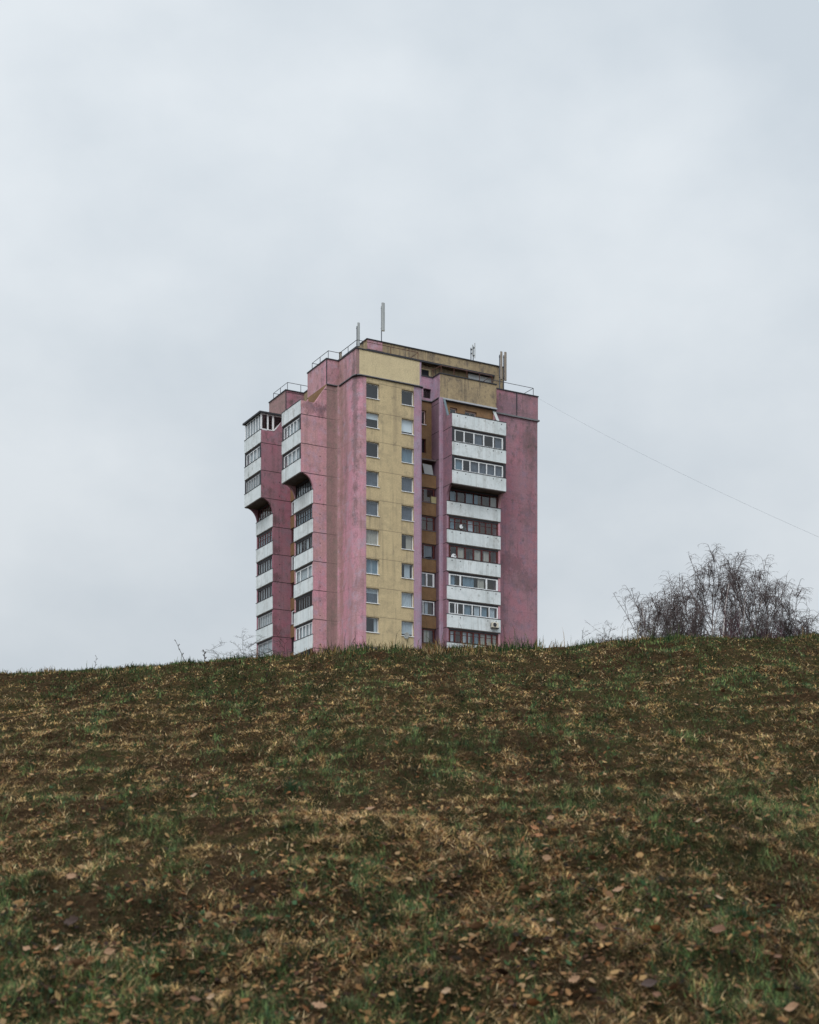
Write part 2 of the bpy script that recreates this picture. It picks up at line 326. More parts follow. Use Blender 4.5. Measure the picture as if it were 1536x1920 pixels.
GLASS = {}
def window(uv, hole, kind, frame_m, sash=2, curtain=None, sill=True, depth=0.20, label=None, gl='glass'):
    """hole (s0,s1,za,zb) in the wall segment starting at uv[0] and running along the unit vector uv[1]; inside lies to the left"""
    (pu, pv), (du, dv) = uv; nu, nv = -dv, du          # inward
    s0, s1, za, zb = hole
    def P(s, o, z): return (pu + du * s + nu * o, pv + dv * s + nv * o, zl(z))
    def bx(mb, a, b, mm=0): mb.box(P(*a), P(*b), mm)
    t = 0.12 if frame_m == 'pinkframe' else 0.075
    f = MB()
    bx(f, (s0, depth, za), (s1, depth + 0.06, za + t)); bx(f, (s0, depth, zb - t), (s1, depth + 0.06, zb))
    bx(f, (s0, depth, za + t), (s0 + t, depth + 0.06, zb - t)); bx(f, (s1 - t, depth, za + t), (s1, depth + 0.06, zb - t))
    if sash > 1:
        for q in range(1, sash):
            x = s0 + (s1 - s0) * q / sash; bx(f, (x - 0.035, depth + 0.005, za + t), (x + 0.035, depth + 0.055, zb - t))
    fo = f.build(kind, M[frame_m], root)
    if label: fo['label'] = label
    p = MB(); p.poly([P(s0 + t, depth + 0.03, za + t), P(s1 - t, depth + 0.03, za + t), P(s1 - t, depth + 0.03, zb - t), P(s0 + t, depth + 0.03, zb - t)]); p.build('pane', M[gl], fo, norm=False)
    if sill:
        q = MB(); bx(q, (s0 - 0.03, -0.07, za - 0.06), (s1 + 0.03, depth - 0.003, za - 0.004)); q.build('sill', M['pvc'], fo)
    for cur in (curtain or []):
        a0, a1, h0, h1, cm = cur; q = MB(); n = 14; W = (s1 - s0 - 2 * t); H = (zb - za - 2 * t)
        for i in range(n):
            x0 = s0 + t + W * (a0 + (a1 - a0) * i / n); x1 = s0 + t + W * (a0 + (a1 - a0) * (i + 1) / n)
            wv = 0.0 if cm == 'blind' else 0.02
            o0 = depth + 0.075 + wv * math.sin(i * 2.1); o1 = depth + 0.075 + wv * math.sin((i + 1) * 2.1)
            q.poly([P(x0, o0, za + t + H * h0), P(x1, o1, za + t + H * h0), P(x1, o1, za + t + H * h1), P(x0, o0, za + t + H * h1)])
        q.build('blind' if cm == 'blind' else 'curtain', M[cm], fo, norm=False)
    return fo

def wallseg(mb, p0, p1, z0, z1, mi, holes=(), depth=0.20, room=0.75, jamb=None, roomi=None):
    """a flat stretch of wall with openings: front, reveals, and the dim room behind each opening"""
    du, dv = p1[0] - p0[0], p1[1] - p0[1]; Ln = math.hypot(du, dv); du /= Ln; dv /= Ln; nu, nv = -dv, du
    def P(s, o, z): return (p0[0] + du * s + nu * o, p0[1] + dv * s + nv * o, zl(z))
    ss = sorted({0, Ln} | {h[0] for h in holes} | {h[1] for h in holes}); zs = sorted({z0, z1} | {h[2] for h in holes} | {h[3] for h in holes})
    for i in range(len(ss) - 1):
        run = None
        for j in range(len(zs) - 1):
            cs, cz = (ss[i] + ss[i + 1]) / 2, (zs[j] + zs[j + 1]) / 2
            if any(h[0] < cs < h[1] and h[2] < cz < h[3] for h in holes): continue
            mb.poly([P(ss[i], 0, zs[j]), P(ss[i + 1], 0, zs[j]), P(ss[i + 1], 0, zs[j + 1]), P(ss[i], 0, zs[j + 1])], mi)
    for (a, b_, c_, d_) in holes:
        for q in (((a, c_), (b_, c_)), ((b_, c_), (b_, d_)), ((b_, d_), (a, d_)), ((a, d_), (a, c_))):
            (x0, y0), (x1, y1) = q
            mb.poly([P(x0, 0, y0), P(x1, 0, y1), P(x1, depth + 0.06, y1), P(x0, depth + 0.06, y0)], mi)
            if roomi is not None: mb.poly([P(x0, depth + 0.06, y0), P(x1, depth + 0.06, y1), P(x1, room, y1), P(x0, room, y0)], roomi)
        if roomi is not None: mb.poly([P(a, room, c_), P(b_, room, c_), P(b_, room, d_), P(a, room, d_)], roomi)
    return ((p0, (du, dv)))

def arc(cx, cy, r, a0, a1, n=7): return [(cx + r * math.cos(R(a0 + (a1 - a0) * i / n)), cy + r * math.sin(R(a0 + (a1 - a0) * i / n))) for i in range(n + 1)]

matn = ['pink', 'pink_red', 'mauve', 'lilac', 'purple', 'taupe', 'yellow', 'yellow_pale', 'ochre', 'brown', 'room', 'loggia', 'roofing']
MI = {k: i for i, k in enumerate(matn)}
mats = [M[k] for k in matn]
wall = MB(); yel = MB(); yel2 = MB(); och = MB(); brn = MB()
wins = []
rnd = random.Random(5)
# left side
UB, VA0, VA1, VB0, VB1 = -1.31, 3.74, 8.1, 13.35, 17.6
def back_holes(s_list, ks):
    return [(a, b_, seam(k) + z_a, seam(k) + z_b) for k in ks for (a, b_, z_a, z_b) in s_list]
ks = range(0, NK + 1)
for (v1, v0) in ((VB1, VB0), (VA1, VA0)):
    hs = back_holes([(0.5, 1.4, 0.35, 2.4), (1.7, 3.4, 1.0, 2.4)], ks)
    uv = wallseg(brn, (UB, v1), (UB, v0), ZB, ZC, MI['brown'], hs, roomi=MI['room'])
    for i, h in enumerate(hs): wins.append((uv, h, 'balcony_door' if i % 2 == 0 else 'window', 'pvc' if rnd.random() < 0.5 else 'greyframe', 1 if i % 2 == 0 else 2, [(0.1, 0.9, 0, 1, 'curtain')] if rnd.random() < 0.6 else None, False))
wallseg(wall, (UB, VB0), (-0.02, VB0), ZB, ZC, MI['pink_red']); wallseg(wall, (-0.02, VB0), (0.7, VB0), ZB, ZC, MI['purple'])
hs = back_holes([(3.6, 4.6, 0.9, 2.35), (1.0, 2.4, 0.9, 2.35)], range(0, 2))
uv = wallseg(brn, (0.7, VB0), (0.7, VA1), ZB, ZC, MI['ochre'], hs, roomi=MI['room'])
for h in hs: wins.append((uv, h, 'window', 'pvc', 1, None, True))
wallseg(wall, (0.7, VA1), (UB, VA1), ZB, ZC, MI['pink'])
pl = [(UB, VA0), (-0.45, VA0)] + [(-0.45 + 0.45 * math.sin(R(a)), VA0 - 0.45 + 0.45 * math.cos(R(a))) for a in (18, 36, 54, 72, 90)] + [(0, 0.95)]
for i in range(len(pl) - 1): wallseg(wall, pl[i], pl[i + 1], ZB, ZC, MI['taupe' if i < 3 else 'pink'])
pl = arc(0.9, 0.9, 0.9, 180, 270, 9) + [(1.07, 0)]; pl[0] = (0, 0.9)
pl = [(0, 0.95)] + pl
for i in range(len(pl) - 1): wallseg(wall, pl[i], pl[i + 1], ZB, ZC, MI['pink'])
# yellow window wall
hs = []
for k in ks:
    zt = 52.72 - PITCH * k
    hs += [(0.0, 1.38, zt - 1.43, zt), (3.80, 5.13, zt - 1.43, zt)]
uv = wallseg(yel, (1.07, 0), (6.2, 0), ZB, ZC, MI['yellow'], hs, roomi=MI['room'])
cur = {(0, 0): None, (0, 1): None, (1, 0): [(0, 1, 0.62, 1, 'blind')], (1, 1): [(0, 1, 0.14, 1, 'blind')], (2, 0): None, (2, 1): [(0, 1, 0, 1, 'curtain_blue')],
       (3, 0): [(0, 1, 0, 1, 'curtain_dim')], (3, 1): [(0, 1, 0, 1, 'curtain_dim')], (4, 0): [(0, 1, 0, 1, 'curtain_dim'), (0, 1, .86, 1, 'curtain')], (4, 1): [(0, 1, 0, 1, 'curtain_dim'), (0, 1, .8, 1, 'curtain_blue')],
       (5, 0): [(0, 1, 0, 1, 'curtain_beige')], (5, 1): [(0.45, 0.95, 0, 1, 'curtain_beige')], (6, 0): [(0, 1, 0, 1, 'curtain_blue'), (.35, .6, 0, 1, 'curtain')], (6, 1): [(0.3, 0.8, 0.05, 1, 'curtain')],
       (7, 0): [(0, 1, 0.7, 1, 'curtain'), (0, 1, 0, .7, 'curtain_dim')], (7, 1): [(0, 0.95, 0, 1, 'curtain')], (8, 0): [(0.7, 0.95, 0, 1, 'curtain')], (8, 1): [(0, 1, 0.12, 1, 'curtain')]}
for i, h in enumerate(hs): wins.append((uv, h, 'window', 'pvc', 1, cur.get((i // 2, i % 2)), True))
# pilaster and recess
pl = [(6.2, 0), (6.85, 0)] + arc(6.85, 0.38, 0.38, 270, 360, 6)[1:] + [(7.23, 3.24)]
for i in range(len(pl) - 1): wallseg(wall, pl[i], pl[i + 1], ZB, ZC, MI['lilac'])
wa, wb = Uof(786, 3.24) - 7.23, Uof(799, 3.24) - 7.23
hs = [(wa, wb, seam(0) + 0.95, seam(0) + 2.35), (wa, wb, seam(1) + 0.9, seam(1) + 2.3)] + [(0.3, 1.7, seam(k) + 0.5, seam(k) + 2.3) for k in range(2, NK + 1)]
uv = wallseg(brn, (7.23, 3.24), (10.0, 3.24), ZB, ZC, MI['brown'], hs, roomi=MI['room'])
for i, h in enumerate(hs): wins.append((uv, h, 'window', ['pinkframe', 'redwood'][i % 2] if i < 2 else 'pvc', 1, None, i < 1))
wallseg(wall, (10.0, 3.24), (10.0, 1.8), ZB, ZC, MI['purple'])
pl = [(10.0, 1.8)] + arc(10.18, 1.8, 0.18, 180, 270, 5)[1:] + [(10.4, 1.62)]
for i in range(len(pl) - 1): wallseg(wall, pl[i], pl[i + 1], ZB, ZC, MI['lilac'])
wallseg(wall, (10.4, 1.62), (10.4, 1.98), ZB, ZC, MI['purple'])
# wall behind the right hand balconies
u1, u2 = Uof(844, 1.98) - 10.4, Uof(857.5, 1.98) - 10.4; u3, u4 = Uof(872, 1.98) - 10.4, Uof(894, 1.98) - 10.4
hs = back_holes([(u1, u2, 0.3, 2.66), (u3, u4, 0.9, 2.62)], ks)
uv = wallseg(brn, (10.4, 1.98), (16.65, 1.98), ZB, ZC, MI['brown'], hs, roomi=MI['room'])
for i, h in enumerate(hs):
    k = i // 2
    wins.append((uv, h, 'window' if i % 2 else 'balcony_door', 'pinkframe' if k == 0 else rnd.choice(['pvc', 'pinkframe', 'greyframe']), 2 if i % 2 else 1, None if k == 0 or rnd.random() < 0.4 else [(0.05, 0.95, 0, 1, rnd.choice(['curtain', 'curtain_blue']))], False))
wallseg(wall, (16.65, 1.98), (16.65, 2.75), ZB, ZC, MI['mauve'])
pl = [(16.65, 2.75), (22.2, 2.75), (22.3, 2.85), (22.3, VB1), (UB, VB1)]
for i in range(len(pl) - 1): wallseg(wall, pl[i], pl[i + 1], ZB, ZC, MI['mauve'])
# attic storey above the cornice
UP = [(UB, VA0), (0, VA0), (0, 0), (7.03, 0), (7.03, 3.24), (10.15, 3.24), (10.15, 1.84), (16.7, 1.84), (16.7, 2.75), (22.3, 2.75), (22.3, VB1), (UB, VB1), (UB, VB0), (0.7, VB0), (0.7, VA1), (UB, VA1)]
upm = ['pink', 'pink', 'YEL', 'lilac', 'lilac', 'lilac', 'OCH', 'purple', 'mauve', 'mauve', 'mauve', 'taupe', 'pink_red', 'ochre', 'pink', 'pink']
lh = (Uof(794, 3.24) - 7.03, Uof(808.5, 3.24) - 7.03, Zof(745, 9, 3.24), Zof(727, 9, 3.24))
for i in range(len(UP)):
    a, b_ = UP[i], UP[(i + 1) % len(UP)]; mn = upm[i]
    if mn == 'YEL':
        wallseg(wall, a, (0.34, 0), ZC, ZR, MI['taupe']); wallseg(yel2, (0.34, 0), (6.85, 0), ZC, ZR, MI['yellow_pale']); wallseg(wall, (6.85, 0), b_, ZC, ZR, MI['lilac'])
    elif mn == 'OCH': wallseg(och, a, b_, ZC, ZR, MI['ochre'])
    elif i == 4:
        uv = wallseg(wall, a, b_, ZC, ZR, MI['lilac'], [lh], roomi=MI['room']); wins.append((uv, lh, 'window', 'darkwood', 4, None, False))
    else: wallseg(wall, a, b_, ZC, ZR, MI[mn])
wall.build('wall', mats, root); yel.build('yellow_wall_panel', mats, root); yel2.build('yellow_attic_panel', mats, root); och.build('ochre_attic_panel', mats, root); brn.build('brown_wall', mats, root)
for a in wins:
    uv, h, kind, fm, sash, cu, sl_ = a; window(uv, h, kind, fm, sash, cu, sl_, gl='glass')
rf = MB(); rf.poly([(x, y, zl(ZR - 0.25)) for x, y in UP]); rf.build('roof', M['roofing'], root, norm=False)
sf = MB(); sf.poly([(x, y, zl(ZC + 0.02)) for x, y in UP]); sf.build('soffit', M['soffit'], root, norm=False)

def band(path, z0, z1, d, mat, name, inner=0.12, closed=True):
    n = len(path); outp = []; inn = []
    for i in range(n):
        p = Vector(path[i]); a = Vector(path[i - 1]); c_ = Vector(path[(i + 1) % n])
        if not closed and i == 0: a = p - (c_ - p)
        if not closed and i == n - 1: c_ = p + (p - a)
        d1 = (p - a).normalized(); d2 = (c_ - p).normalized(); n1 = Vector((d1.y, -d1.x)); n2 = Vector((d2.y, -d2.x))
        mdir = (n1 + n2) / max(0.2, 1 + n1.dot(n2)); outp.append(p + mdir * d); inn.append(p - mdir * inner)
    mb = MB()
    for i in range(n if closed else n - 1):
        j = (i + 1) % n; A, B_, C_, D_ = outp[i], outp[j], inn[j], inn[i]
        for q in ([(A, z0), (B_, z0), (B_, z1), (A, z1)], [(D_, z1), (C_, z1), (C_, z0), (D_, z0)], [(A, z1), (B_, z1), (C_, z1), (D_, z1)], [(D_, z0), (C_, z0), (B_, z0), (A, z0)]):
            mb.poly([(p.x, p.y, zl(z)) for p, z in q])
    return mb.build(name, mat, root, norm=False)
LOWC = [(UB, VA0), (0, VA0)] + arc(0.5, 0.5, 0.5, 180, 270, 5) + arc(6.9, 0.3, 0.33, 270, 360, 5) + [(7.23, 3.24), (10.05, 3.24), (10.05, 1.8)]
band(LOWC, ZC - 0.05, ZC + 0.03, 0.12, M['cornice'], 'cornice', closed=False)
band(LOWC, ZC - 0.10, ZC - 0.053, 0.08, M['dark'], 'cornice', closed=False)
band([(10.08, 1.86), (16.72, 1.86)], ZC - 0.10, ZC + 0.05, 0.16, M['cornice_pale'], 'cornice', closed=False, inner=0.1)
band([(10.08, 1.88), (16.72, 1.88)], ZC - 0.18, ZC - 0.103, 0.08, M['dark'], 'cornice', closed=False, inner=0.08)
band([(16.8, 2.75), (22.3, 2.75), (22.3, VB1), (UB, VB1), (UB, VB0), (0.7, VB0), (0.7, VA1), (UB, VA1)], ZC - 0.12, ZC + 0.03, 0.13, M['cornice'], 'cornice', closed=False)
band(UP, ZR - 0.02, ZR + 0.08, 0.06, M['dark'], 'parapet_coping', inner=0.3)
def joint(a, b_):
    jn = MB(); jn.box(a, b_); jn.build('panel_joint', M['dark'], root)
joint((UB - 0.03, VA0 - 0.03, zl(ZC + 0.035)), (UB + 0.05, VA0 + 0.02, zl(ZR - 0.03))); joint((UB - 0.03, VB0 - 0.03, zl(ZC + 0.035)), (UB + 0.05, VB0 + 0.02, zl(ZR - 0.03)))
uj = Uof(969, 2.75); joint((uj - 0.05, 2.72, zl(ZC + 0.04)), (uj + 0.05, 2.77, zl(ZR - 0.03)))
uj = Uof(872, 1.84); joint((uj - 0.025, 1.825, zl(ZC + 0.06)), (uj + 0.025, 1.85, zl(ZR - 0.03)))

# ---- balcony stacks.  s runs along the facade, o is the distance out from the tower's reference plane
def mapL(s, o, z): return (-o, s, zl(z))
def mapR(s, o, z): return (s, -o, zl(z))
ZARCH = seam(2)
def fin(mp_, s0, s1, o_in, o_low, o_up, z_low, mat, top=True, shelf=1.40):
    zt = seam(0) + 1.3
    pts = [(o_in, z_low), (o_low, z_low), (o_low, seam(3) + 1.3)]
    n = 9; H = ZARCH - (seam(3) + 1.3)
    for i in range(1, n + 1):
        a = R(90 * i / n); pts.append((o_low + (o_up - o_low) * (1 - math.cos(a)), seam(3) + 1.3 + H * math.sin(a)))
    pts += [(o_up, zt), (o_up - shelf, zt), (o_in, ZC - 0.18)]
    mb = MB(); mb.prism([mp_(s0, o, z) for o, z in pts], [mp_(s1, o, z) for o, z in pts]); return mb.build('side_wall', mat, root)
def glazing(bal, mp_, s0, s1, o, z0, z1, n, fm, transom=0, thick=0.06, curtain=None, gl='glass', splits=None, casing=0.07, open_=()):
    f = MB(); d = 0.06
    def bx(a, b_): f.box(mp_(*a), mp_(*b_))
    bx((s0, o, z0), (s1, o - d, z0 + casing)); bx((s0, o, z1 - casing), (s1, o - d, z1))
    xs = splits or [i / n for i in range(n + 1)]
    for i, q in enumerate(xs):
        x = s0 + (s1 - s0) * q; h = thick / 2 if 0 < i < len(xs) - 1 else thick * 0.6
        x = min(max(x, s0 + h), s1 - h); bx((x - h, o + 0.004, z0 + casing), (x + h, o - d + 0.004, z1 - casing))
    if transom: bx((s0 + thick, o - 0.006, z1 - transom - 0.03), (s1 - thick, o - d + 0.006, z1 - transom + 0.02))
    fo = f.build('glazing_frame', M[fm], bal)
    p = MB()
    for i in range(len(xs) - 1):
        if i in open_: continue
        a = s0 + (s1 - s0) * xs[i]; b_ = s0 + (s1 - s0) * xs[i + 1]; tl = rnd.uniform(-0.006, 0.006)
        p.poly([mp_(a, o - 0.03 + tl, z0 + 0.03), mp_(b_, o - 0.03 - tl, z0 + 0.03), mp_(b_, o - 0.03 - tl, z1 - 0.03), mp_(a, o - 0.03 + tl, z1 - 0.03)])
    p.build('pane', M[gl], bal, norm=False)
    for (a0, a1, cm) in (curtain or []):
        q = MB(); nn = max(4, int(abs(a1 - a0) * 40))
        for i in range(nn):
            x0 = s0 + (s1 - s0) * (a0 + (a1 - a0) * i / nn); x1 = s0 + (s1 - s0) * (a0 + (a1 - a0) * (i + 1) / nn)
            oa = o - 0.16 + 0.03 * math.sin(i * 1.9); ob = o - 0.16 + 0.03 * math.sin((i + 1) * 1.9)
            q.poly([mp_(x0, oa, z0), mp_(x1, ob, z0), mp_(x1, ob, z1 - 0.05), mp_(x0, oa, z1 - 0.05)])
        q.build('curtain', M[cm], bal, norm=False)
    return fo
def balcony(mp_, s0, s1, o_in, oF, k, mat='white', ends=0.0, studs=True):
    z = seam(k); mb = MB()
    mb.box(mp_(s0, oF - 0.03, z), mp_(s1, oF + 0.06, z + 1.3))
    b_ = mb.build('balcony', M[mat], root)
    bv = b_.modifiers.new('bevel', 'BEVEL'); bv.width = 0.02; bv.segments = 1
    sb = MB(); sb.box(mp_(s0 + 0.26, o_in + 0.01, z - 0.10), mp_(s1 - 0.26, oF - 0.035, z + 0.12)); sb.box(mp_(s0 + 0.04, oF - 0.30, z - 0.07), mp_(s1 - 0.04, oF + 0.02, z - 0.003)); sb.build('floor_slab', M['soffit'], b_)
    cp = MB(); cp.box(mp_(s0 - 0.02, oF - 0.06, z + 1.303), mp_(s1 + 0.02, oF + 0.085, z + 1.35)); cp.build('coping', M['dark'], b_)
    if studs and mp_ is mapR:
        st = MB(); L_ = s1 - s0
        for q in (0.09, 0.245, 0.755, 0.91):
            c0 = s0 + L_ * q
            st.prism([mp_(c0 + 0.055 * math.cos(a), oF + 0.055, z + 1.06 + 0.055 * math.sin(a)) for a in [i * math.pi / 4 for i in range(8)]],
                     [mp_(c0 + 0.055 * math.cos(a), oF + 0.075, z + 1.06 + 0.055 * math.sin(a)) for a in [i * math.pi / 4 for i in range(8)]])
        st.build('anchor_stud', M['dark'], b_)
    return b_
BAL = {}
OU, OL = 4.04, 2.75
finspec = {'A': (VA0, VA1, 'pink_fin', 'pink_fin'), 'B': (VB0, VB1, 'pink_red', 'pink_red')}
for key, (v0, v1, mn1, mn2) in finspec.items():
    fin(mapL, v0, v0 + 0.24, 1.31, OL - 0.035, OU - 0.035, ZB, M[mn1], shelf=1.42); fin(mapL, v1 - 0.24, v1, 1.31, OL - 0.035, OU - 0.035, ZB, M[mn2], shelf=1.42)
    for k in range(0, NK + 1): BAL[key, k] = balcony(mapL, v0 + 0.015, v1 - 0.015, 1.31, OU if k < 3 else OL, k)
RS0, RS1, ROU, ROL = 10.4, 16.62, 0.10, -0.93
fin(mapR, RS0, RS0 + 0.24, -1.62, ROL - 0.035, ROU - 0.035, ZB, plaster('lilac_grey_fin_plaster', (0.33, 0.195, 0.24), (0.28, 0.17, 0.22), (0.38, 0.19, 0.23), st=0.4, seam=0.95, seed=14), shelf=0.95)
fin(mapR, RS1 - 0.24, RS1, -1.95, ROL - 0.035, ROU - 0.035, ZB, M['pink_fin'], shelf=0.95)
for k in range(0, NK + 1): BAL['R', k] = balcony(mapR, RS0 + 0.015, RS1 - 0.005, -1.98, ROU if k < 3 else ROL, k)
def gz(key, k, n, fm, **kw):
    if key == 'R': mp_, s0, s1, oF = mapR, RS0, RS1, (ROU if k < 3 else ROL)
    else: mp_, s0, s1, oF = mapL, finspec[key][0], finspec[key][1], (OU if k < 3 else OL)
    z0 = seam(k) + 1.355; z1 = seam(k - 1) - 0.105
    if k == 3:                                           # set back under the bracket arch
        z1 = seam(2) - 0.14
    ins = kw.pop('ins', 0.26); shade_box = MB(); of_ = oF - 0.05
    shade_box.box(mp_(s0 + 0.25, of_, z1 - 0.13), mp_(s1 - 0.25, of_ - 0.12, z1 + 0.10)); shade_box.build('shadow_strip', M['dark'], BAL[key, k]); z1 -= 0.135  # added dark box stands in for the shadow line above the glazing
    if k in (1, 2):
        for (a, b_) in ((s0 + 0.02, s0 + 0.29), (s1 - 0.29, s1 - 0.02)):
            ep = MB(); ep.box(mp_(a, oF - 0.002, z0), mp_(b_, oF - 0.034, z1 + 0.22)); ep.build('end_panel', M['dark'], BAL[key, k])
    glazing(BAL[key, k], mp_, s0 + ins, s1 - ins, oF - 0.07, z0, z1, n, fm, **kw)
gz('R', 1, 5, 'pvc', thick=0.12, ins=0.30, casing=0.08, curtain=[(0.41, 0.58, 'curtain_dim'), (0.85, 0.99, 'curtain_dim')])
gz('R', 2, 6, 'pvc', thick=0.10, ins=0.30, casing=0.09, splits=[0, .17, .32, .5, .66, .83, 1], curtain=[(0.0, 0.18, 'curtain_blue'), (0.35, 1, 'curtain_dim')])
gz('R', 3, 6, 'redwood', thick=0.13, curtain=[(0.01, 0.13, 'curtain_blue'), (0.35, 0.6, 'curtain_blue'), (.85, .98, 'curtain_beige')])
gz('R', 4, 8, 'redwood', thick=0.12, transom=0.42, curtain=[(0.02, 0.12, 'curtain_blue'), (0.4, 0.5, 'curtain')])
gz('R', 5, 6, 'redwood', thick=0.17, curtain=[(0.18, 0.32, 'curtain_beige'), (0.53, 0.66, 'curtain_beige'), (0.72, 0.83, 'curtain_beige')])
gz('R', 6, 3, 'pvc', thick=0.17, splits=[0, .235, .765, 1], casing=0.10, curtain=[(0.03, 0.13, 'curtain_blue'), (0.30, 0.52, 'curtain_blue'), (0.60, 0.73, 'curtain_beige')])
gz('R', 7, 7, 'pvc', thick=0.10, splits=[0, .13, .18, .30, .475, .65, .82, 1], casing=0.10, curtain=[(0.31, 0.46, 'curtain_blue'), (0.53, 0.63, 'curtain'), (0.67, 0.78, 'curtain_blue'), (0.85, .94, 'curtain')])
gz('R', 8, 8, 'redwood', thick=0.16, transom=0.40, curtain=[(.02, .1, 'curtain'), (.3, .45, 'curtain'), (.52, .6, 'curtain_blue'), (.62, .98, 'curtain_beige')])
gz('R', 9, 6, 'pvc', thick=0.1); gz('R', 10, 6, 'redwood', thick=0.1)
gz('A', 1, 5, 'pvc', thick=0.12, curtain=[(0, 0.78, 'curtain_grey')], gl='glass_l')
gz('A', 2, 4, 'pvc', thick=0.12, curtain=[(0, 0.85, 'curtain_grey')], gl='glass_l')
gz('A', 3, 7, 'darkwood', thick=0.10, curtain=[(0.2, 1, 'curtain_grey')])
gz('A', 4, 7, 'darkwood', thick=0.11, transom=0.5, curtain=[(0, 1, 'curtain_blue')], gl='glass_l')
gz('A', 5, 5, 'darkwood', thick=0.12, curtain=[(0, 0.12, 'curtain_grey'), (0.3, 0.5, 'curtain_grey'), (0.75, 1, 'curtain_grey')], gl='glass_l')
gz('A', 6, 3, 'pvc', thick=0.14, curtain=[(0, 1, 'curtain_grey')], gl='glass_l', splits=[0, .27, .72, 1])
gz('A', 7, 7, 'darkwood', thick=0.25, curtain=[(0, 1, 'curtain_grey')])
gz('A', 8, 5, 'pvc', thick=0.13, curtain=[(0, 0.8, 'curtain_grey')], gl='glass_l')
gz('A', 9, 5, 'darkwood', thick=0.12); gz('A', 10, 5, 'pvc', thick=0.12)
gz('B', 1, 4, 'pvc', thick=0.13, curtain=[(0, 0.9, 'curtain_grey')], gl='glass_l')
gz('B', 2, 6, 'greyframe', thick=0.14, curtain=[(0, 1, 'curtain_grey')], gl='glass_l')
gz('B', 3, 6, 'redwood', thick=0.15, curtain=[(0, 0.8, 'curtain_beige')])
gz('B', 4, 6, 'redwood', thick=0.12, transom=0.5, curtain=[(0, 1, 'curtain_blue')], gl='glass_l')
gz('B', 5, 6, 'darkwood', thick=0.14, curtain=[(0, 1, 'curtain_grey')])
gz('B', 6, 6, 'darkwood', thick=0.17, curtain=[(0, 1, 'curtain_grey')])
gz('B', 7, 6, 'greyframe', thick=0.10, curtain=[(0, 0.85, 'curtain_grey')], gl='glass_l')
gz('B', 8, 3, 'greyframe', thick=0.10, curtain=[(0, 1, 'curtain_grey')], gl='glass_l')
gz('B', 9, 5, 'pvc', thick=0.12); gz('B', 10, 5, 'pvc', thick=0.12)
# glazed verandah on top of the far left stack
zt = seam(0) + 1.355; zv = 52.98
glazing(BAL['B', 0], mapL, VB0 + 0.05, VB1 - 0.05, OU - 0.02, zt, zv, 6, 'pvc', thick=0.12, curtain=[(0, 1, 'curtain_grey')], gl='glass_l')
vr = MB(); vr.box(mapL(VB0 - 0.18, OU + 0.20, zv + 0.005), mapL(VB1 + 0.15, 1.2, zv + 0.17)); vr.build('verandah_roof', M['dark'], BAL['B', 0])
sg = MB(); ys0 = VB0 + 0.02
def sb_(a, b_): sg.box((a[0], ys0, zl(a[1])), (b_[0], ys0 + 0.06, zl(b_[1])))
sb_((-OU, zt), (-OU + 0.13, zv)); sb_((-OU + 0.13, zt), (-2.62, zt + 0.09)); sb_((-OU + 0.13, zv - 0.09), (-1.4, zv)); sb_((-3.36, zt + 0.09), (-3.2, zv - 0.09)); sb_((-2.8, zt + 0.09), (-2.6, zv - 0.09))
sg.prism([(-2.6, ys0, zl(zt)), (-2.6, ys0, zl(zt + 0.17)), (-1.40, ys0, zl(52.90)), (-1.33, ys0, zl(52.78))], [(-2.6, ys0 + 0.06, zl(zt)), (-2.6, ys0 + 0.06, zl(zt + 0.17)), (-1.40, ys0 + 0.06, zl(52.90)), (-1.33, ys0 + 0.06, zl(52.78))])
sg.build('side_glazing_frame', M['pvc'], BAL['B', 0])
p = MB(); p.poly([(-OU + 0.1, ys0 + 0.03, zl(zt + 0.05)), (-2.6, ys0 + 0.03, zl(zt + 0.05)), (-1.40, ys0 + 0.03, zl(52.85)), (-1.40, ys0 + 0.03, zl(zv - 0.05)), (-OU + 0.1, ys0 + 0.03, zl(zv - 0.05))]); p.build('pane', M['glass'], BAL['B', 0], norm=False)
# sloping flashings on the fins of the right stack
for (s0, s1, mt, nm, oi) in ((RS0 - 0.01, RS0 + 0.25, 'bluegrey', 'sloping_flashing', -1.62), (RS1 - 0.30, RS1 + 0.03, 'antenna', 'sloping_flashing', -2.0)):
    q = MB(); oo = ROU - 0.035 - 0.95; za = seam(0) + 1.3; zb = ZC - 0.2
    A = [(s0, oo, za), (s0, oi, zb), (s0, oi, zb + 0.10), (s0, oo + 0.06, za + 0.02)]
    q.prism([mapR(*a) for a in A], [mapR(s1, a[1], a[2]) for a in A]); q.build(nm, M[mt], root)
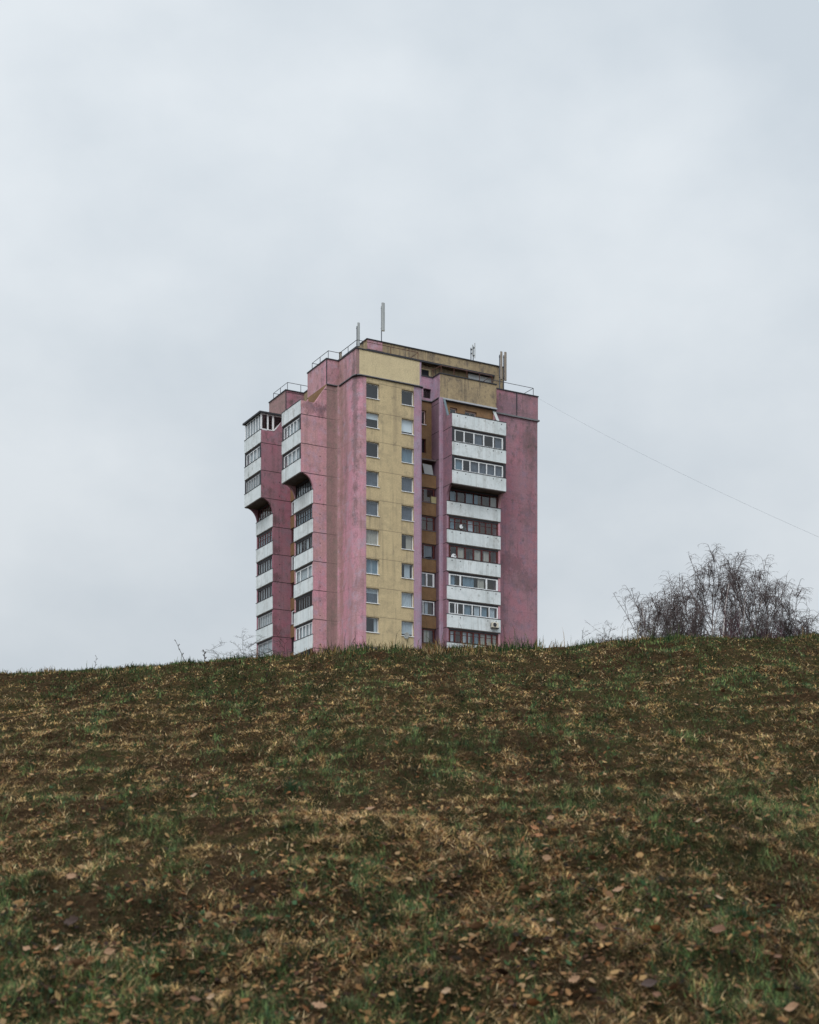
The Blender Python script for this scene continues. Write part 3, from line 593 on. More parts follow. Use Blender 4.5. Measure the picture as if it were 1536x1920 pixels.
# side screen of the top right balcony
# ---- loggias in the two recesses
def loggia(mp_, s0, s1, o, k, fm, n, o_in, **kw):
    z = seam(k); mb = MB(); mb.box(mp_(s0, o, z), mp_(s1, o - 0.12, z + 1.26)); b_ = mb.build('loggia_parapet', M['brown'], root)
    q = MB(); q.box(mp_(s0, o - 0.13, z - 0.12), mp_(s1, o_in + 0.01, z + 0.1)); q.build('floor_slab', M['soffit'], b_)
    q = MB(); q.box(mp_(s0, o + 0.04, z + 1.263), mp_(s1, o - 0.15, z + 1.30)); q.build('coping', M['cornice'], b_)
    if fm: glazing(b_, mp_, s0 + 0.02, s1 - 0.18, o - 0.05, z + 1.305, seam(k - 1) - 0.125, n, fm, **kw)
    return b_
LG = {}
spec = {2: (None, 1, {}), 3: ('redwood', 2, dict(thick=0.12)), 4: ('redwood', 3, dict(thick=0.12, transom=0.4, curtain=[(0.05, .3, 'curtain_dim')])), 5: ('redwood', 2, dict(thick=0.13, curtain=[(.55, .9, 'curtain_dim')])),
        6: ('pvc', 2, dict(thick=0.16, splits=[0, .66, 1], curtain=[(0, .6, 'curtain_dim')])), 7: ('pvc', 2, dict(thick=0.1, curtain=[(.15, .4, 'curtain'), (.6, .75, 'curtain')])), 8: ('redwood', 2, dict(thick=0.12, curtain=[(0, .55, 'curtain_dim'), (.55, .8, 'curtain_beige')])), 9: ('pvc', 2, {}), 10: ('pvc', 2, {})}
for k, (fm, n, kw) in spec.items(): LG[k] = loggia(mapR, 7.24, 9.99, -2.3, k, fm, n, -3.23, **kw)
bd = MB(); z = seam(2) + 1.3; bd.prism([(8.75, 2.42, zl(z)), (9.75, 2.42, zl(z)), (9.6, 2.5, zl(z + 1.0)), (8.55, 2.5, zl(z + 1.05))], [(8.75, 2.45, zl(z)), (9.75, 2.45, zl(z)), (9.6, 2.53, zl(z + 1.0)), (8.55, 2.53, zl(z + 1.05))])
bd.build('screen_board', M['antenna'], LG[2])
for k in range(2, NK + 1):
    fm = {2: 'pvc', 3: 'pvc', 4: 'redwood', 5: 'pvc', 6: 'redwood', 7: 'pvc', 8: 'darkwood'}.get(k, 'pvc')
    loggia(mapL, VA1 + 0.01, VB0 - 0.01, 0.79, k, fm, 4, -0.69, thick=0.1, curtain=[(0.75, 1, 'curtain_dim')])
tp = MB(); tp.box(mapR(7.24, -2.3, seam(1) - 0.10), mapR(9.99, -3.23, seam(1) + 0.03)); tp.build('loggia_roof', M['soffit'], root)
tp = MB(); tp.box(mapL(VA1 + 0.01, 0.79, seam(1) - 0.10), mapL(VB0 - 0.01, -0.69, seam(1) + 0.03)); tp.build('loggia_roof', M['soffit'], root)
# broken hole in one loggia parapet
hu = Uof(804, 2.3); hz = Zof(1046.5, hu, 2.3); hb = MB()
pts = [(hu + (0.30 + 0.07 * math.sin(3 * a)) * math.cos(a), hz + (0.17 + 0.05 * math.sin(2 * a + 1)) * math.sin(a)) for a in [i * math.pi / 8 for i in range(16)]]
hb.prism([(x, 2.27, zl(zz)) for x, zz in pts], [(x, 2.295, zl(zz)) for x, zz in pts]); hb.build('vent_hole', M['room'], LG[5])
# small bolts dotted down the near fin
bo = MB()
for (v_, u_) in ((VA0, -2.0), (VB0, -2.0)):
    for k in range(2, 11):
        for dz in (0.35, 1.75): bo.box((u_ - 0.04, v_ - 0.02, zl(seam(k) + dz)), (u_ + 0.04, v_ + 0.01, zl(seam(k) + dz + 0.08)))
bo.build('wall_anchor', M['dark'], root)

# ---- roof plant storey
VP, PU0, PU1, ZP = 4.4, Uof(688.6, 4.4), Uof(944.5, 4.4), 0
ZP = Zof(636, PU0, VP); zbt = Zof(653.7, PU0, VP)
pm = MB()
puc = Uof(717, VP)
def bxm(mb, a, b_, mi): mb.box((a[0], a[1], zl(a[2])), (b_[0], b_[1], zl(b_[2])), mi)
bxm(pm, (PU0, VP, zbt), (PU1, 12.5, ZP), 1); bxm(pm, (PU0 + 0.02, VP - 0.02, zbt + 0.02), (puc, VP + 0.1, ZP - 0.02), 0)
pw = Uof(927.5, VP); bxm(pm, (pw, VP + 0.003, ZR - 0.3), (PU1 - 0.003, 12.4, zbt - 0.004), 1)
bxm(pm, (PU0 + 0.1, VP + 0.7, ZR - 0.3), (pw - 0.004, 12.3, zbt - 0.004), 1)
pm.build('roof_plant_room', [M['pink'], M['ochre']], root)
band([(PU0, VP), (PU1, VP), (PU1, 12.5), (PU0, 12.5)], ZP, ZP + 0.09, 0.08, M['dark'], 'plant_room_coping', inner=0.4)
q = MB(); q.box((PU0 - .03, VP - 0.03, zl(zbt - 0.17)), (pw, VP + 0.2, zl(zbt - 0.01))); q.build('drip_edge', M['dark'], root)
# dark opening, pale panel and soot line of the plant room wall
vq = VP + 0.7
for (xa, xb, ya, yb, mt, nm) in ((791, 803.5, 694, 707.5, 'room', 'plant_room_window'), (878, 925, 702, 722, 'cornice_pale', 'pale_wall_panel')):
    ua, ub = Uof(xa, vq), Uof(xb, vq); um = (ua + ub) / 2
    if nm == 'pale_wall_panel':
        qq = MB(); qq.box((ua, vq - 0.08, zl(Zof(ya + 3, um, vq))), (ub, vq - 0.004, zl(ZR - 0.2))); o_ = qq.build(nm, M['blind'], root)
        qq = MB(); qq.box((ua - 0.05, vq - 0.12, zl(Zof(ya + 3, um, vq) + 0.003)), (ub + .05, vq - 0.004, zl(Zof(ya + 3, um, vq) + 0.1))); qq.build('frame', M['dark'], o_)
    else:
        za, zb = Zof(yb, um, vq), Zof(ya, um, vq)
        qq = MB(); qq.box((ua, vq - 0.05, zl(za)), (ub, vq - 0.004, zl(zb))); o_ = qq.build(nm, M['room'], root)
        qq = MB(); qq.box((ub, vq - 0.09, zl(za)), (ub + 0.22, vq - 0.004, zl(zb + 0.12))); qq.box((ua - .1, vq - 0.09, zl(zb)), (ub - 0.003, vq - 0.004, zl(zb + 0.12))); qq.build('frame', M['yellow'], o_)
q = MB(); zc_ = zbt - 0.75
pts = [(Uof(x, VP + 0.62), VP + 0.62, zl(Zof(y, Uof(x, VP + 0.62), VP + 0.62))) for x, y in ((794, 683), (806, 687), (815, 686), (828, 689), (845, 694), (870, 697), (900, 704), (925, 709))]
q.tube(pts, 0.035, 5); q.build('roof_pipe', M['rail_rust'], root)

# ---- roof railings
def railing(pts, z, h, mat, spacing=1.5, mid=False):
    r = 0.032; mb = MB(); P3 = [(x, y, zl(z)) for x, y in pts]
    mb.tube([(p[0], p[1], p[2] + h) for p in P3], r, 5)
    if mid: mb.tube([(p[0], p[1], p[2] + h * 0.5) for p in P3], r * 0.7, 5)
    for i in range(len(P3) - 1):
        a, b_ = Vector(P3[i]), Vector(P3[i + 1]); n = max(1, round((b_ - a).length / spacing))
        for j in range(n + 1):
            if j == n and i < len(P3) - 2: continue
            c_ = a.lerp(b_, j / n); mb.tube([(c_.x, c_.y, c_.z - 0.1), (c_.x, c_.y, c_.z + h)], r, 5)
    return mb.build('roof_railing', mat, root)
zr = ZR + 0.05; I = 0.35
railing([(4.5, VA1 - I), (UB + I, VA1 - I), (UB + I, VA0 + I), (I - 0.1, VA0 + I)], zr, 0.9, M['rail_dark'])
railing([(I - .1, VA0 + I), (I - 0.1, I), (0.9, I)], zr, 0.9, M['rail_dark'])
railing([(0.9, I), (Uof(784, I), I), (Uof(784, I), 3.0)], zr, 0.9, M['rail_rust'], 2.6)
railing([(4, VB1 - I), (UB + I, VB1 - I), (UB + I, VB0 + I), (3.5, VB0 + I)], zr, 0.9, M['rail_dark'])
railing([(7.2, 3.24 + I), (10.15 + I * .6, 3.24 + I), (10.15 + I, 1.84 + I), (16.4, 1.84 + I), (16.4, 4.2)], zr, 0.9, M['rail_rust'])
railing([(17.0, 2.75 + I), (22.3 - I, 2.75 + I), (22.3 - I, 8.0)], zr, 0.9, M['rail_dark'], 5.0)

# world position from tower coordinates
def W(u, v, z): return (AX + CU * u - SU * v, AY + SU * u + CU * v, z + EYE)
RZ = math.atan2(SU, CU)
# ---------------------------------------------------------------- things on the tower
def antenna(name, px, ytop, ybot, v, wpx, label, mat='antenna', zfoot=None, brackets=True, sides=6):
    u = Uof(px, v); foot = zfoot; x, y, z = W(u, v, foot); o = empty(name, (x, y, z), RZ + R(15)); tag(o, label, 'antenna', 'mobile phone antennas on the tower roof')
    zt_, zb_ = Zof(ytop, u, v) - foot, Zof(ybot, u, v) - foot; wd = wpx / F * (AY + SU * u + CU * v)
    a = MB(); n = 10; ring = [(wd / 2 * (math.cos(t_) if abs(math.cos(t_)) > .3 else math.cos(t_)), 0.35 * wd * math.sin(t_)) for t_ in [2 * math.pi * i / n for i in range(n)]]
    a.prism([(p_[0], p_[1] - 0.12, zb_) for p_ in ring], [(p_[0], p_[1] - 0.12, zt_) for p_ in ring]); a.build('radome', M[mat], o)
    m_ = MB(); m_.tube([(0, 0.12, 0), (0, 0.12, zt_ - 0.25)], 0.05, 7); m_.build('mast', M['galv'], o)
    if brackets:
        b_ = MB()
        for zz in (zb_ + 0.25, zt_ - 0.5): b_.box((-0.07, -0.1, zz), (0.07, 0.16, zz + 0.08))
        b_.build('bracket', M['galv'], o)
    return o
a1 = antenna('panel_antenna', 717, 569, 621, 6.2, 7.4, 'tallest pale panel antenna, on a braced mast above the plant room', zfoot=ZP + 0.05)
br = MB(); br.tube([(0, 0.12, 0.95), (1.15, 0.12, 0.0)], 0.03, 5); br.tube([(0, 0.12, 0.95), (-0.5, 0.12, 0)], 0.03, 5); br.tube([(0, 0.12, 0.95), (0.1, -0.9, 0)], 0.03, 5); br.box((0.12, -0.02, 0.15), (0.42, 0.2, 0.5)); br.build('brace', M['galv'], a1)
antenna('panel_antenna', 671, 606, 650, 3.6, 5.4, 'grey panel antenna just left of the plant room, rising behind the corner railing', zfoot=ZR - 0.25)
antenna('panel_antenna', 889, 644, 672, 8.0, 2.0, 'thin paired antenna on the middle of the plant room roof', zfoot=ZP)
antenna('panel_antenna', 884.8, 647, 668, 8.0, 2.0, 'shorter thin antenna beside its pair on the middle of the plant room roof', zfoot=ZP)
antenna('tube_antenna', 938.6, 660, 712, 3.6, 5.0, 'left tan tube antenna of the pair at the right end of the plant room', 'antenna_tan', zfoot=ZR - 0.25)
antenna('tube_antenna', 946.2, 661, 714, 3.9, 5.4, 'right tan tube antenna of the pair, partly in front of the sky', 'antenna_tan', zfoot=ZR - 0.25)
u = Uof(638.5, 6.0); ch = MB(); ch.tube([(0, 0, 0), (0, 0, Zof(662, u, 6.0) - ZR + 0.3)], 0.14, 8); ch.tube([(0, 0, Zof(662, u, 6.0) - ZR + 0.3), (0, 0, Zof(662, u, 6.0) - ZR + 0.36)], 0.17, 8)
co = ch.build('vent_pipe', M['antenna_tan']); co.location = W(u, 6.0, ZR - 0.3); tag(co, 'short brown vent pipe on the roof beside the left railing', 'vent pipe')

def dish(px, py, v, r, label, mat, tilt=20, face=-10):
    u = Uof(px, v); o = empty('satellite_dish', W(u, v, Zof(py, u, v)), RZ + R(face)); tag(o, label, 'satellite dish', 'satellite dishes on the tower')
    d = MB(); n = 16; prev = None
    rr = [0, .35, .7, 1.0]
    for i in range(len(rr) - 1):
        for j in range(n):
            a0, a1_ = 2 * math.pi * j / n, 2 * math.pi * (j + 1) / n
            def q(s, a): return (r * s * math.cos(a), -0.10 + 0.12 * r * 2 * (1 - s * s) * 0.6, r * s * math.sin(a) * 1.08)
            if i == 0: d.poly([q(0, 0), q(rr[1], a0), q(rr[1], a1_)])
            else: d.poly([q(rr[i], a0), q(rr[i + 1], a0), q(rr[i + 1], a1_), q(rr[i], a1_)])
    do = d.build('reflector', M[mat], o, smooth=True, norm=False); so_ = do.modifiers.new('solid', 'SOLIDIFY'); so_.thickness = 0.02
    a = MB(); a.tube([(0, -0.1, -r), (0, -0.38, -0.35 * r), (0, -0.45, 0)], 0.012, 5); a.box((-0.04, -0.52, -0.05), (0.04, -0.42, 0.05)); a.build('feed_arm', M['galv'], o)
    b_ = MB(); b_.tube([(0, 0.02, 0), (0, 0.1, -0.1), (0, 0.16, -0.1)], 0.02, 5); b_.build('bracket', M['galv'], o)
    return o
dish(763.2, 1192, -0.2, 0.29, 'grey satellite dish under the lowest full window of the right yellow column', 'antenna', face=-55)
dish(864.5, 988, 1.02, 0.19, 'small round white satellite dish behind dark red glazing of the fifth white balcony', 'blind')
dish(850.5, 1044, 1.06, 0.26, 'white satellite dish low in the left corner of the sixth white balcony glazing', 'blind')
# air conditioner
u = Uof(927, 0.82); o = empty('air_conditioner', W(u, 0.86, Zof(1177.5, u, 0.8)), RZ); tag(o, 'cream outdoor air conditioner unit bolted to the lowest full white balcony', 'air conditioner')
b_ = MB(); b_.box((-0.36, -0.30, 0), (0.36, 0, 0.52)); bo_ = b_.build('casing', M['cream'], o); bv = bo_.modifiers.new('bevel', 'BEVEL'); bv.width = 0.02
b_ = MB(); b_.prism([(-0.09 + 0.2 * math.cos(a), -0.325, 0.27 + 0.2 * math.sin(a)) for a in [i * math.pi / 10 for i in range(20)]], [(-0.09 + 0.2 * math.cos(a), -0.302, 0.27 + 0.2 * math.sin(a)) for a in [i * math.pi / 10 for i in range(20)]]); b_.build('fan_grille', M['dark'], o)
b_ = MB(); b_.box((-0.42, -0.32, -0.06), (-0.3, 0.05, -0.01)); b_.box((0.28, -0.32, -0.06), (0.42, 0.05, -0.01)); b_.box((-0.45, -0.03, 0.18), (-0.37, 0.0, 0.22)); b_.tube([(-.38, -0.03, 0.5), (-.42, -.03, .3), (-.40, -.03, -0.1)], 0.02, 5); b_.build('bracket', M['dark'], o)
# box on a loggia sill
u = Uof(814, 2.25); o = MB(); o.box((-0.28, -0.12, 0), (0.28, 0.05, 0.62)); o.box((-0.29, -0.125, 0.52), (0.29, 0.055, 0.60)); o = o.build('storage_box', flat('yellowed_cardboard', (0.40, 0.36, 0.20), 0.9, 0.2)); o.location = W(Uof(812.5, 2.38), 2.38, seam(3) + 1.3); o.rotation_euler = (0, 0, RZ)
tag(o, 'yellowish box standing on the sill of the recessed brown loggia', 'box')
# overhead cable
a = Vector(W(22.2, 3.0, Zof(744, 22.2, 3.0))); bpt = Vector(((1700 - CX) / F * 95, 95, EYE + (HY - 1078) / F * 95))
cb = MB(); pts = []
for i in range(41):
    t_ = i / 40; p_ = a.lerp(bpt, t_); p_.z -= 0.55 * 4 * t_ * (1 - t_); pts.append(p_)
cb.tube(pts, 0.006, 5); o = cb.build('overhead_cable', M['galv']); tag(o, 'thin overhead cable running down to the right from the tower roof', 'cable')

# ---------------------------------------------------------------- vegetation helpers
def branch_tree(name, px, ybase, Y, top_z, nstem, rng, label, group, spread=1.2, twig_n=260, droop=1.0, lean=0.0, mat_t='bark', mat_c='twig', thick=0.07, cat='birch tree', parts=True, lo=0.35, twl=1.0, twr=0.007, base=None):
    X = (px - CX) / F * Y; zg = float(ground(X, Y)) if base is None else base
    H = top_z - zg; root_ = empty(name, (X, Y, zg)); tag(root_, label, cat, group)
    T = MB(); K = MB(); tips = []
    def grow(p, d, L, r, depth, seg=7):
        pts = [Vector(p)]; rad = [r]; dd = Vector(d).normalized(); out = Vector((dd.x, dd.y, 0))
        for i in range(seg):
            up = 0.0 if depth == 0 else (0.10 if i < seg * 0.6 else -0.14 * droop)
            dd = (dd + Vector((rng.gauss(0, .06 if depth else .035) - (0.25 * (dd.x - d[0]) if depth == 0 else 0), rng.gauss(0, .06 if depth else .035) - (0.25 * (dd.y - d[1]) if depth == 0 else 0), up))).normalized()
            pts.append(pts[-1] + dd * L / seg); rad.append(max(0.010, r * (1 - 0.85 * (i + 1) / seg)))
        (T if depth == 0 or r > 0.024 else K).tube(pts, rad, 5 if depth < 2 else 3)
        for i in range(1, seg + 1): tips.append((pts[i], dd.copy(), depth, i / seg))
        if depth < 2:
            nb = rng.randint(13, 17) if depth == 0 else rng.randint(5, 8)
            for j in range(nb):
                t_ = rng.uniform(0.25, 0.98); i = min(seg - 1, int(t_ * seg)); q = pts[i].lerp(pts[i + 1], t_ * seg - i)
                a_ = rng.uniform(0, 2 * math.pi); side = Vector((math.cos(a_), math.sin(a_), 0))
                nd = (Vector((0, 0, 1)) + dd * 0.4 + side * rng.uniform(0.4, 0.95) * spread).normalized()
                grow(q, nd, (L * rng.uniform(0.22, 0.38) if depth == 0 else L * rng.uniform(.3, .55)) * (1.1 - 0.45 * t_), rad[i] * 0.55, depth + 1, 6)
    for s_ in range(nstem):
        a_ = rng.uniform(0, 2 * math.pi); k_ = 0.09 * (nstem > 1)
        d0 = Vector((lean + math.cos(a_) * k_, math.sin(a_) * k_, 1))
        grow((math.cos(a_) * 0.15 * (nstem > 1), math.sin(a_) * 0.15 * (nstem > 1), -0.1), d0, H * (1 if s_ == 0 else rng.uniform(0.72, 0.95)), thick, 0, 9)
    cand = [t_ for t_ in tips if t_[0].z > H * lo and (t_[2] > 0 or t_[3] > 0.7)]
    for _ in range(twig_n):
        q, dd, dp, tt = rng.choice(cand); a_ = rng.uniform(0, 2 * math.pi)
        L = rng.uniform(0.25, 0.75) * twl; side = Vector((math.cos(a_), math.sin(a_), rng.uniform(0.2, 0.9))).normalized(); d = (side * .6 + dd * 0.8).normalized(); p = q.copy(); pts = [p.copy()]
        for i in range(6):
            d = (d + Vector((rng.gauss(0, .16), rng.gauss(0, .16), -0.34 * droop + rng.gauss(0, .10)))).normalized(); p = p + d * L / 6; pts.append(p.copy())
        K.tube(pts, [twr * (1.3 - 0.8 * i / 6) for i in range(7)], 3)
        for _k in range(3):
            i = rng.randint(1, 5); a2 = rng.uniform(0, 2 * math.pi); e = (Vector((math.cos(a2), math.sin(a2), 0.1)) + 1.2 * (pts[i + 1] - pts[i]).normalized()).normalized()
            e2 = pts[i] + e * L * 0.16; e3 = e2 + (e + Vector((0, 0, -1.3 * droop))).normalized() * L * 0.2
            K.tube([pts[i], e2, e3], [twr * 0.7, twr * 0.6, twr * 0.4], 3)
    zs_ = sorted(v[2] for v in K.v); kz = H / zs_[int(len(zs_) * 0.9993)]
    up_ = [v for v in K.v if v[2] > zs_[-1] * 0.55]; mx_ = sum(v[0] for v in up_) / len(up_) - lean * 5; zt_ = zs_[-1] * 0.78
    for B_ in (T, K): B_.v = [(v[0] - mx_ * v[2] / zt_, v[1], v[2]) for v in B_.v]
    for B_ in (T, K): B_.v = [(v[0], v[1], v[2] * kz) for v in B_.v]
    T.build('trunk', M[mat_t], root_, norm=False); K.build('crown' if parts else 'twigs', M[mat_c], root_, norm=False)
    return root_
mb_, nt_, b = new_mat('pale_birch_bark'); t = N('ShaderNodeTexCoord', nt_).outputs['Object']
c = mix(nt_, ramp(nt_, noise(nt_, mapping(nt_, t, (3, 3, 6)), 1.0, 4, .7), 0.42, 0.62), (0.56, 0.52, 0.50), (0.20, 0.15, 0.15)); nt_.links.new(c, b.inputs['Base Color']); M['bark'] = mb_
M['twig'] = flat('grey_brown_twigs', (0.082, 0.062, 0.060), 0.8, 0.4); M['twig_red'] = flat('purplish_twigs', (0.065, 0.034, 0.042), 0.8, 0.4); M['twig_dark'] = flat('dark_shrub_wood', (0.035, 0.025, 0.022), 0.8, 0.3)

rg = random.Random(21)
def topz(py, Y): return EYE + (HY - py) / F * Y
birches = [
    (1222, 1168, 66, 1, -0.08, 150, 'small weeping birch at the left edge of the clump, barely above the brow', 0.035),
    (1244, 1106, 69, 3, -0.05, 300, 'short bare birch, second from the left of the clump, arching left', 0.045),
    (1264, 1066, 71, 3, -0.02, 380, 'slender bare birch at the left shoulder of the clump', 0.05),
    (1286, 1068, 74, 3, 0.0, 400, 'darker twiggy birch behind the left shoulder of the clump', 0.05),
    (1304, 1036, 72, 2, 0.0, 400, 'bare birch with the highest top of the left half of the clump', 0.065),
    (1324, 1040, 70, 3, -0.01, 420, 'pale stemmed bare birch just left of the gap in the clump', 0.06),
    (1350, 1100, 75, 2, 0.03, 380, 'bare birch standing at the gap in the middle of the clump', 0.05),
    (1396, 1027, 71, 2, 0.02, 360, 'tall bare birch just right of the gap in the clump', 0.065),
    (1414, 1024, 73, 3, 0.0, 420, 'tallest bare birch in the middle of the right half of the clump', 0.06),
    (1450, 1034, 72, 3, 0.02, 420, 'forked pale stemmed birch right of the tallest one', 0.06),
    (1464, 1084, 70, 2, 0.07, 380, 'bare birch leaning right with long hanging twigs near the right end', 0.055),
    (1484, 1120, 71, 2, 0.05, 220, 'thin low birch right of the leaning one', 0.045),
    (1516, 1160, 73, 1, 0.04, 150, 'faint lowest birch at the far right of the clump', 0.035)]
for bi, (px, ty, Y, ns, ln, tn, lab, th) in enumerate(birches):
    rg = random.Random(100 + bi)
    branch_tree('birch_tree', px - (3 if px > 1290 else 0), 0, Y, topz(ty, Y), ns, rg, lab, 'bare birch trees behind the hill', spread=1.1, twig_n=int(tn * 3.8), droop=1.0, lean=ln, thick=th * 1.6, lo=0.35, mat_c='twig', twr=0.0062, twl=1.0)
for (px, ty, Y, lab, tw) in ((1385, 1150, 62, 'dense purplish shrub in front of the middle birches', 400), (1418, 1160, 64, 'rounded purplish shrub under the forked birch', 360), (1470, 1162, 63, 'low purplish shrub under the leaning birch', 360), (1318, 1172, 61, 'low brown shrub under the left birches', 200)):
    branch_tree('bare_shrub', px, 0, Y, topz(ty, Y), 5, rg, lab, 'bare shrubs under the birches', spread=1.3, twig_n=tw, droop=-0.15, thick=0.03, mat_t='twig_red', mat_c='twig_red', cat='shrub', parts=False, lo=0.5, twl=0.8, twr=0.0095)
# bare shrubs close behind the brow
def near_shrub(px, ty, Y, lab, rng, n=7, w=1.0, hfac=1.0):
    X = (px - CX) / F * Y; zg = float(ground(X, Y)); H = topz(ty, Y) - zg
    o = empty('bare_shrub', (X, Y, zg)); tag(o, lab, 'shrub', 'bare shrubs on the brow of the hill'); T = MB(); K = MB()
    def g(p, d, L, r, dep):
        pts = [p]; dd = d.normalized(); sg_ = 6
        for i in range(sg_): dd = (dd + Vector((rng.gauss(0, .16), rng.gauss(0, .16), rng.gauss(0, .10) - 0.02))).normalized(); pts.append(pts[-1] + dd * L / sg_)
        (T if dep == 0 else K).tube(pts, [r * (1 - 0.1 * i) for i in range(sg_ + 1)], 4)
        if dep < 3:
            for j in range(rng.randint(4, 6)):
                i = rng.randint(2, 6); a_ = rng.uniform(0, 6.28); g(pts[i], dd * 0.6 + Vector((math.cos(a_), math.sin(a_), rng.uniform(-.1, .7))), L * rng.uniform(.28, .5), r * .6, dep + 1)
    for j in range(n):
        a_ = rng.uniform(0, 6.28); g(Vector((0, 0, -0.05)), Vector((math.cos(a_) * w, math.sin(a_) * w, 1.0)), H * rng.uniform(0.8, 1.15) * math.sqrt(1 + w * w * .5), 0.005, 0)
    zs_ = sorted(v[2] for v in K.v); kz = H / zs_[int(len(zs_) * 0.98)]
    for B_ in (T, K): B_.v = [(v[0], v[1], v[2] * kz) for v in B_.v]
    T.build('stem', M['twig_dark'], o, norm=False); K.build('twigs', M['twig_dark'], o, norm=False); return o
near_shrub(436, 1208, 27, 'small sprawling bare shrub left of the tower foot on the brow', random.Random(3), 6, 1.4)
near_shrub(474, 1198, 27.3, 'larger bare twiggy shrub overlapping the left edge of the tower', random.Random(4), 8, 1.3)
near_shrub(518, 1203, 27.2, 'bare shrub in front of the far left balcony stack', random.Random(5), 6, 1.3)
near_shrub(1126, 1174, 27.5, 'small bare shrub on the brow between the tower and the birches', random.Random(6), 10, 1.1)
def stalk(px, y0, px1, y1, Y, lab, r=0.005, curve=0.0):
    Y0 = Y; X = (px - CX) / F * Y; zg = float(ground(X, Y)); top = Vector(((px1 - CX) / F * Y - X, 0, topz(y1, Y) - zg)); T = MB()
    pts = [Vector((0, 0, -0.05)).lerp(top, i / 6) + Vector((curve * math.sin(math.pi * i / 6), 0, 0)) for i in range(7)]
    T.tube(pts, [r * (1.2 - .1 * i) for i in range(7)], 4)
    for i in (3, 4, 5, 6):
        s_ = 1 if i % 2 else -1; T.tube([pts[i], pts[i] + Vector((0.022 * s_, 0.01, 0.03))], [r * .9, r * 1.3], 4)
    o = T.build('dead_stalk', M['twig_dark'], None, norm=False); o.location = (X, Y, zg); tag(o, lab, 'plant stalk', 'dead stalks on the brow'); return o
stalk(353, 0, 330, 1203, CREST_Y, 'long dead stalk leaning left on the left part of the brow')
stalk(385, 0, 383, 1222, CREST_Y, 'short dark weed stalk right of the leaning stalk', 0.007)
stalk(176, 0, 181, 1232, CREST_Y, 'thin upright stalk at the far left of the brow', 0.003)
stalk(662, 0, 667, 1208, CREST_Y, 'curved dark twig in front of the pink corner of the tower', 0.005, 0.03)

# ---------------------------------------------------------------- grass, straw, leaf litter
rs = np.random.RandomState(4)
PXR = F * 819 / 1536
def scatter(n, d0=4.6, d1=27.5, marg=0.34):
    # evenly spread in screen depth so near and far ground are equally dense in the view
    u_ = rs.rand(n); y = 1.0 / (1 / d0 + (1 / d1 - 1 / d0) * u_ ** 0.66)
    wide = rs.rand(n) < 0.26; x = (rs.rand(n) * 2 - 1) * (marg * y + 0.5 + 5.5 * wide); return x, y
def attr_mesh(name, V, Fc, nper, cols, mat, kind='stuff'):
    me = bpy.data.meshes.new(name); me.vertices.add(len(V)); me.vertices.foreach_set('co', V.astype(np.float32).ravel())
    tot = sum(f.size for f in Fc); me.loops.add(tot); me.loops.foreach_set('vertex_index', np.concatenate([f.ravel() for f in Fc]).astype(np.int32))
    sizes = np.concatenate([np.full(len(f), f.shape[1]) for f in Fc]); st = np.concatenate([[0], np.cumsum(sizes)[:-1]])
    me.polygons.add(len(sizes)); me.polygons.foreach_set('loop_start', st.astype(np.int32)); me.update(calc_edges=True)
    ca = me.color_attributes.new('col', 'FLOAT_COLOR', 'POINT'); cc = np.ones((len(V), 4), np.float32); cc[:, :3] = np.repeat(cols, nper, 0); ca.data.foreach_set('color', cc.ravel())
    me.materials.append(mat); o = bpy.data.objects.new(name, me); C.objects.link(o); return o
def veg_mat(name, trans=0.25):
    m, nt, b = new_mat(name); a = N('ShaderNodeVertexColor', nt); a.layer_name = 'col'; nt.links.new(a.outputs[0], b.inputs['Base Color']); b.inputs['Roughness'].default_value = 0.85; b.inputs['Specular IOR Level'].default_value = 0.08
    tr = N('ShaderNodeBsdfTranslucent', nt); nt.links.new(a.outputs[0], tr.inputs[0]); mxs = N('ShaderNodeMixShader', nt); mxs.inputs[0].default_value = trans
    o = [n for n in nt.nodes if n.type == 'OUTPUT_MATERIAL'][0]; nt.links.new(b.outputs[0], mxs.inputs[1]); nt.links.new(tr.outputs[0], mxs.inputs[2]); nt.links.new(mxs.outputs[0], o.inputs[0]); return m
VM = veg_mat('grass_blades')
def green_field(x, y):   # where living grass grows thickest
    g = fbm(x / 1.5, y / 2.6, 4, 31); return g
def soil_field(x, y): return fbm(x / 0.8 + 40, y / 1.1, 4, 57)
